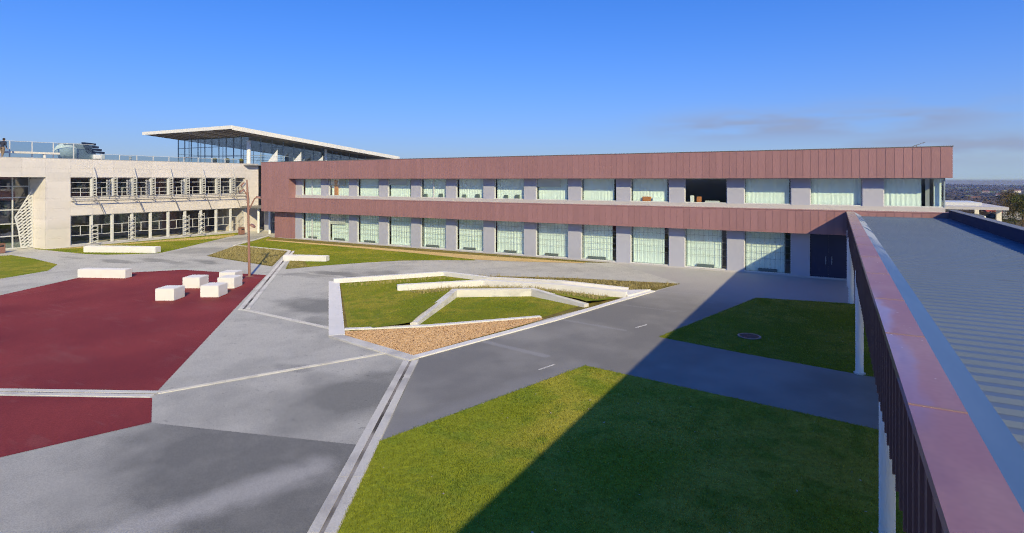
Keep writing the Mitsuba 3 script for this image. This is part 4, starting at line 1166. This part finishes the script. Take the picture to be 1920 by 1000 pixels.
# ------------------------------------------------------------------ person on the terrace
def person():
    import manifold3d as m3
    px, py, pz = -62.35, 20.95, 8.02
    J = dict(pel=(0, 0, 0.95, 0.15), waist=(0.02, 0, 1.12, 0.135), chest=(0.09, 0, 1.34, 0.165), neck=(0.15, 0, 1.52, 0.058), head=(0.19, 0, 1.60, 0.06))
    for s, t in ((1, 'l'), (-1, 'r')):
        J['sh' + t] = (0.11, 0.19 * s, 1.43, 0.075)
        J['el' + t] = (0.13 + 0.10 * s, 0.26 * s, 1.15, 0.052)
        J['wr' + t] = (0.28 + 0.12 * s, 0.22 * s, 0.98, 0.036)
        J['hip' + t] = (0.0, 0.10 * s, 0.92, 0.11)
        J['kn' + t] = (0.10 * s + 0.05, 0.11 * s, 0.50, 0.072)
        J['an' + t] = (0.16 * s - 0.04, 0.11 * s, 0.09, 0.05)
        J['to' + t] = (0.16 * s + 0.13, 0.12 * s, 0.04, 0.04)

    def ball(n):
        x, y, z, r = J[n] if isinstance(n, str) else n
        return m3.Manifold.sphere(r, 14).translate((x, y, z))

    def bones(prs):
        out = m3.Manifold()
        for a, b in prs:
            out += m3.Manifold.batch_hull([ball(a), ball(b)])
        m = out.refine_to_length(0.045).to_mesh()
        t = trimesh.Trimesh(m.vert_properties[:, :3], m.tri_verts)
        trimesh.smoothing.filter_taubin(t, iterations=8)
        c, s = math.cos(2.2), math.sin(2.2)
        t.vertices = np.column_stack([t.vertices[:, 0] * c - t.vertices[:, 1] * s + px, t.vertices[:, 0] * s + t.vertices[:, 1] * c + py, t.vertices[:, 2] + pz])
        return t

    P = thing('person', 'person in dark jacket and tan trousers standing at the terrace edge', 'person')
    up = [('pel', 'waist'), ('waist', 'chest'), ('chest', 'shl'), ('chest', 'shr'), ('shl', 'ell'), ('ell', 'wrl'), ('shr', 'elr'), ('elr', 'wrr'), ('chest', 'neck')]
    part(P, 'jacket', bones(up), 'mat_jacket', True)
    part(P, 'trousers', bones([('pel', 'hipl'), ('pel', 'hipr'), ('hipl', 'knl'), ('hipr', 'knr'), ('knl', 'anl'), ('knr', 'anr')]), 'mat_trousers', True)
    part(P, 'shoe', bones([('anl', 'tol')]), 'mat_dark', True)
    part(P, 'shoe', bones([('anr', 'tor')]), 'mat_dark', True)
    hd = (0.21, 0, 1.665, 0.092)
    part(P, 'head', bones([('neck', 'head'), ('head', hd), (hd, (0.25, 0, 1.63, 0.055)), ((0.29, 0, 1.655, 0.018), (0.305, 0, 1.64, 0.018)), ((0.20, 0.09, 1.66, 0.022), (0.20, -0.09, 1.66, 0.022))]), 'mat_skin', True)
    part(P, 'hair', bones([((0.19, 0, 1.70, 0.095), (0.15, 0, 1.66, 0.085))]), 'mat_hair', True)
    for t, s in (('l', 1), ('r', -1)):
        w = J['wr' + t]
        b = []
        palm = (w[0] + 0.06, w[1], w[2] - 0.06, 0.03)
        b.append(((*w[:3], 0.028), palm))
        for i in range(4):
            r0 = (palm[0] + 0.01, palm[1] + (i - 1.5) * 0.02, palm[2] - 0.015, 0.011)
            r1 = (palm[0] + 0.045 - 0.004 * abs(i - 1), palm[1] + (i - 1.5) * 0.022, palm[2] - 0.05, 0.0095)
            b += [(palm, r0), (r0, r1), (r1, (r1[0] + 0.008, r1[1], r1[2] - 0.035, 0.008))]
        b.append(((w[0] + 0.03, w[1] - 0.02 * s, w[2] - 0.03, 0.014), (w[0] + 0.07, w[1] - 0.05 * s, w[2] - 0.05, 0.011)))
        part(P, 'hand', bones(b), 'mat_skin', True)


person()

# ------------------------------------------------------------------ low flat roofed building, van and garden beyond the walkway
LB = thing('low_building', 'low flat roofed white building beyond the walkway', 'building')
part(LB, 'roof', bx(-6, 11.85, 58.5, 70, 3.78, 4.02), 'mat_sill')
part(LB, 'roof_box', bx(2.0, 10.6, 61.0, 66.0, 4.021, 4.28), 'mat_steel', label='pale low box on the flat roof')
part(LB, 'wall', bx(-6, 9.2, 62.0, 69.5, -0.05, 3.779), 'mat_frame')
part(LB, 'column', bx(11.3, 11.62, 59.6, 59.9, -0.05, 3.779), 'mat_wall_white')
part(LB, 'column', bx(11.3, 11.62, 68.0, 68.3, -0.05, 3.779), 'mat_wall_white')
for i in range(9):
    a = -5.8 + i * 1.65
    w = part(LB, 'window', frame(a, a + 1.6, 0.6, 3.5, 61.9, 0.09, 0.06), 'mat_frame_light')
    part(w, 'pane', bx(a + 0.061, a + 1.539, 61.95, 61.97, 0.661, 3.439), 'mat_dark')
VN = thing('van', 'white van parked under the edge of the low white roof', 'van')
vb = trimesh.convex.convex_hull(np.array([[xx, yy, zz] for xx in (9.6, 11.3) for yy, zz in ((60.2, 0.35), (60.15, 1.1), (60.9, 2.0), (61.2, 2.3), (64.9, 2.3), (65.0, 0.35))]))
part(VN, 'body', vb.apply_translation((-0.35, 0.3, 0.85)), 'mat_paint', 30)
part(VN, 'windscreen', beam((10.1, 60.72, 2.45), (10.1, 61.32, 2.93), 1.4, 0.03), 'mat_dark')
for xx in (9.25, 10.85):
    for yy in (61.4, 64.3):
        part(VN, 'wheel', tube((xx, yy, 0.33), (xx + 0.2, yy, 0.33), 0.33, n=18), 'mat_dark', 30)
part(VN, 'chassis', bx(9.5, 10.8, 60.6, 65.0, 0.35, 1.25), 'mat_dark')


def house(label, x, y, w, d, h, ang, roof='mat_tile', wall='mat_wall_white', chim=False, group=None, sink=1.5):
    """A gabled house; far ones are a few pixels wide."""
    z = float(terrain(np.array(x), np.array(y)))
    hs = thing('house', label, 'house', group)
    part(hs, 'wall', place(mikit.ply(bx(-w / 2, w / 2, -d / 2, d / 2, -sink, h), wall), x, y, z, ang))
    rp = np.array([[s * (w / 2 + 0.4), t * (d / 2 + 0.4), h] for s in (-1, 1) for t in (-1, 1)] + [[s * (w / 2 + 0.4), 0, h + d * 0.38] for s in (-1, 1)])
    r = part(hs, 'roof', place(mikit.ply(trimesh.convex.convex_hull(rp), roof), x, y, z + 0.01, ang))
    if chim:
        part(r, 'chimney', place(mikit.ply(bx(w * 0.28, w * 0.28 + 0.7, -0.35, 0.35, h, h + d * 0.38 + 1.4), 'mat_brick'), x, y, z, ang))
    for i in range(2):
        a = -w * 0.25 + i * w * 0.5
        part(hs, 'window', place(mikit.ply(bx(a - 0.5, a + 0.5, -d / 2 - 0.03, -d / 2 + 0.02, h * 0.4, h * 0.75), 'mat_dark'), x, y, z, ang))


def polar(px, r):
    """A point r metres away in the direction (degrees right of the walkway axis)."""
    a = math.radians(px)
    return r * math.sin(a), r * math.cos(a)


far = 'far houses on the hillside'
HS = [(8.9, 900, 13, 8, 4.5, 'pale house lowest on the far hillside, beside the red building'), (9.25, 960, 15, 8, 5, 'wide pale house on the far hillside, second from the red building'),
      (9.5, 1500, 14, 9, 5, 'pale house high on the hillside above the wide one'), (10.95, 1900, 16, 9, 6, 'small white house in the middle of the far hills'),
      (11.9, 2500, 18, 10, 6, 'tiny pale house near the ridge'), (12.55, 1150, 17, 9, 5, 'white house on a green field at the right of the hills'),
      (10.1, 2300, 16, 10, 6, 'tiny pale house below the ridge left of the middle'), (12.1, 750, 12, 8, 4, 'pale cottage low on the right hillside')]
for i, (a, r, w, d, h, lab) in enumerate(HS):
    house(lab, *polar(a, r), w, d, h, -a * 1.0 + (i * 37) % 50 - 25, group=far)
house('small red roofed house just beyond the low white building', *polar(10.75, 330), 9, 7, 4.2, 20, roof='mat_red_roof')
house('brick chimneyed house among trees at the right edge', *polar(12.0, 185), 6, 5, 3.0, 70, roof='mat_tile', wall='mat_wall_white', chim=True)


def tree(label, x, y, H, R, seed, dense=1.0, mat='mat_foliage', leafn=5200, zb=None, group=None):
    rng = np.random.default_rng(seed)
    z = float(terrain(np.array(x), np.array(y))) if zb is None else zb
    t = thing('tree', label, 'tree', group)
    limbs = [tube((x, y, z - 0.2), (x + 0.1, y, z + H * 0.55), H * 0.028, H * 0.015, 9)]
    tips = []
    for i in range(11):
        a, zz = i * 2.4 + rng.random(), z + H * (0.28 + 0.055 * i)
        l = R * (0.9 - 0.06 * i) * (0.7 + 0.5 * rng.random())
        q = (x + l * math.cos(a), y + l * math.sin(a), zz + H * 0.16)
        limbs.append(tube((x, y, zz), q, H * 0.009, H * 0.003, 6))
        tips.append(q)
    tips.append((x, y, z + H * 0.92))
    part(t, 'trunk', cat(limbs), 'mat_trunk')
    cs = np.array(tips)[rng.integers(0, len(tips), leafn)]
    g = rng.normal(size=(leafn, 3))
    g *= (rng.random(leafn) ** 0.4 / np.linalg.norm(g, axis=1))[:, None]
    c = cs + g * [R * 0.42, R * 0.42, H * 0.14]
    s = 0.09 * (0.6 + rng.random(leafn)) * (H / 7)
    u, w = rng.normal(size=(leafn, 3)), rng.normal(size=(leafn, 3))
    u /= np.linalg.norm(u, axis=1)[:, None]
    w -= (w * u).sum(1)[:, None] * u
    w /= np.linalg.norm(w, axis=1)[:, None]
    V = np.stack([c - s[:, None] * u, c + 0.6 * s[:, None] * w, c + s[:, None] * u, c - 0.6 * s[:, None] * w], 1).reshape(-1, 3)
    F = (np.array([[0, 1, 2], [0, 2, 3]])[None] + 4 * np.arange(leafn)[:, None, None]).reshape(-1, 3)
    part(t, 'crown', (V, F), mat)


plain('mat_autumn', (0.12, 0.09, 0.04), 0.9)
tree('dark green conifer like tree at the right edge', *polar(12.6, 78), 4.3, 1.9, 31)
tree('second green tree behind, at the right edge', *polar(12.2, 98), 4.2, 1.8, 32)
tree('brown autumn tree right of the low white building', *polar(11.75, 86), 3.3, 1.2, 33, mat='mat_autumn', leafn=2600)
tree('olive brown tree beside the red roofed house', *polar(11.4, 210), 8.5, 3.4, 35, mat='mat_autumn', leafn=4200)


def woodland():
    rng = np.random.default_rng(5)
    n = 9000
    a = np.radians(rng.uniform(4, 20, n))
    r = np.exp(rng.uniform(math.log(190), math.log(4900), n))
    x, y = r * np.sin(a), r * np.cos(a)
    keep = meshkit.fbm(np.stack([x / 160, y / 260, 0 * x], -1), 3, 8) > 0.46
    x, y, r = x[keep], y[keep], r[keep]
    z = terrain(x, y)
    ico = trimesh.creation.icosphere(subdivisions=1)
    m = len(x)
    s = rng.uniform(1.8, 4.0, m) * np.clip(r / 900, 0.5, 1.5)
    jit = 1 + 0.35 * rng.normal(size=(m, len(ico.vertices), 1))
    v = ico.vertices[None] * jit * s[:, None, None] * [1.5, 1.5, 0.75] + np.stack([x, y, z + 0.5 * s], -1)[:, None]
    f = (ico.faces[None] + len(ico.vertices) * np.arange(m)[:, None, None]).reshape(-1, 3)
    return v.reshape(-1, 3), f


ground('woodland', woodland(), 'mat_woodland', 'leafless brown and blue grey woods on the far hills', kind='stuff')

# ------------------------------------------------------------------ the air
scene['air'] = {'type': 'homogeneous', 'albedo': {'type': 'rgb', 'value': [0.95, 0.95, 0.95]}, 'sigma_t': {'type': 'rgb', 'value': [0.35e-4, 0.55e-4, 1.15e-4]}}
scene['haze'] = {'type': 'cube', 'to_world': T().translate([-10, 20, -38.5]).scale([6400, 6400, 53.5]), 'bsdf': {'type': 'null'}, 'interior': {'type': 'ref', 'id': 'air'}}
labels['haze'] = {'kind': 'stuff', 'label': 'thin blue haze over the valley'}
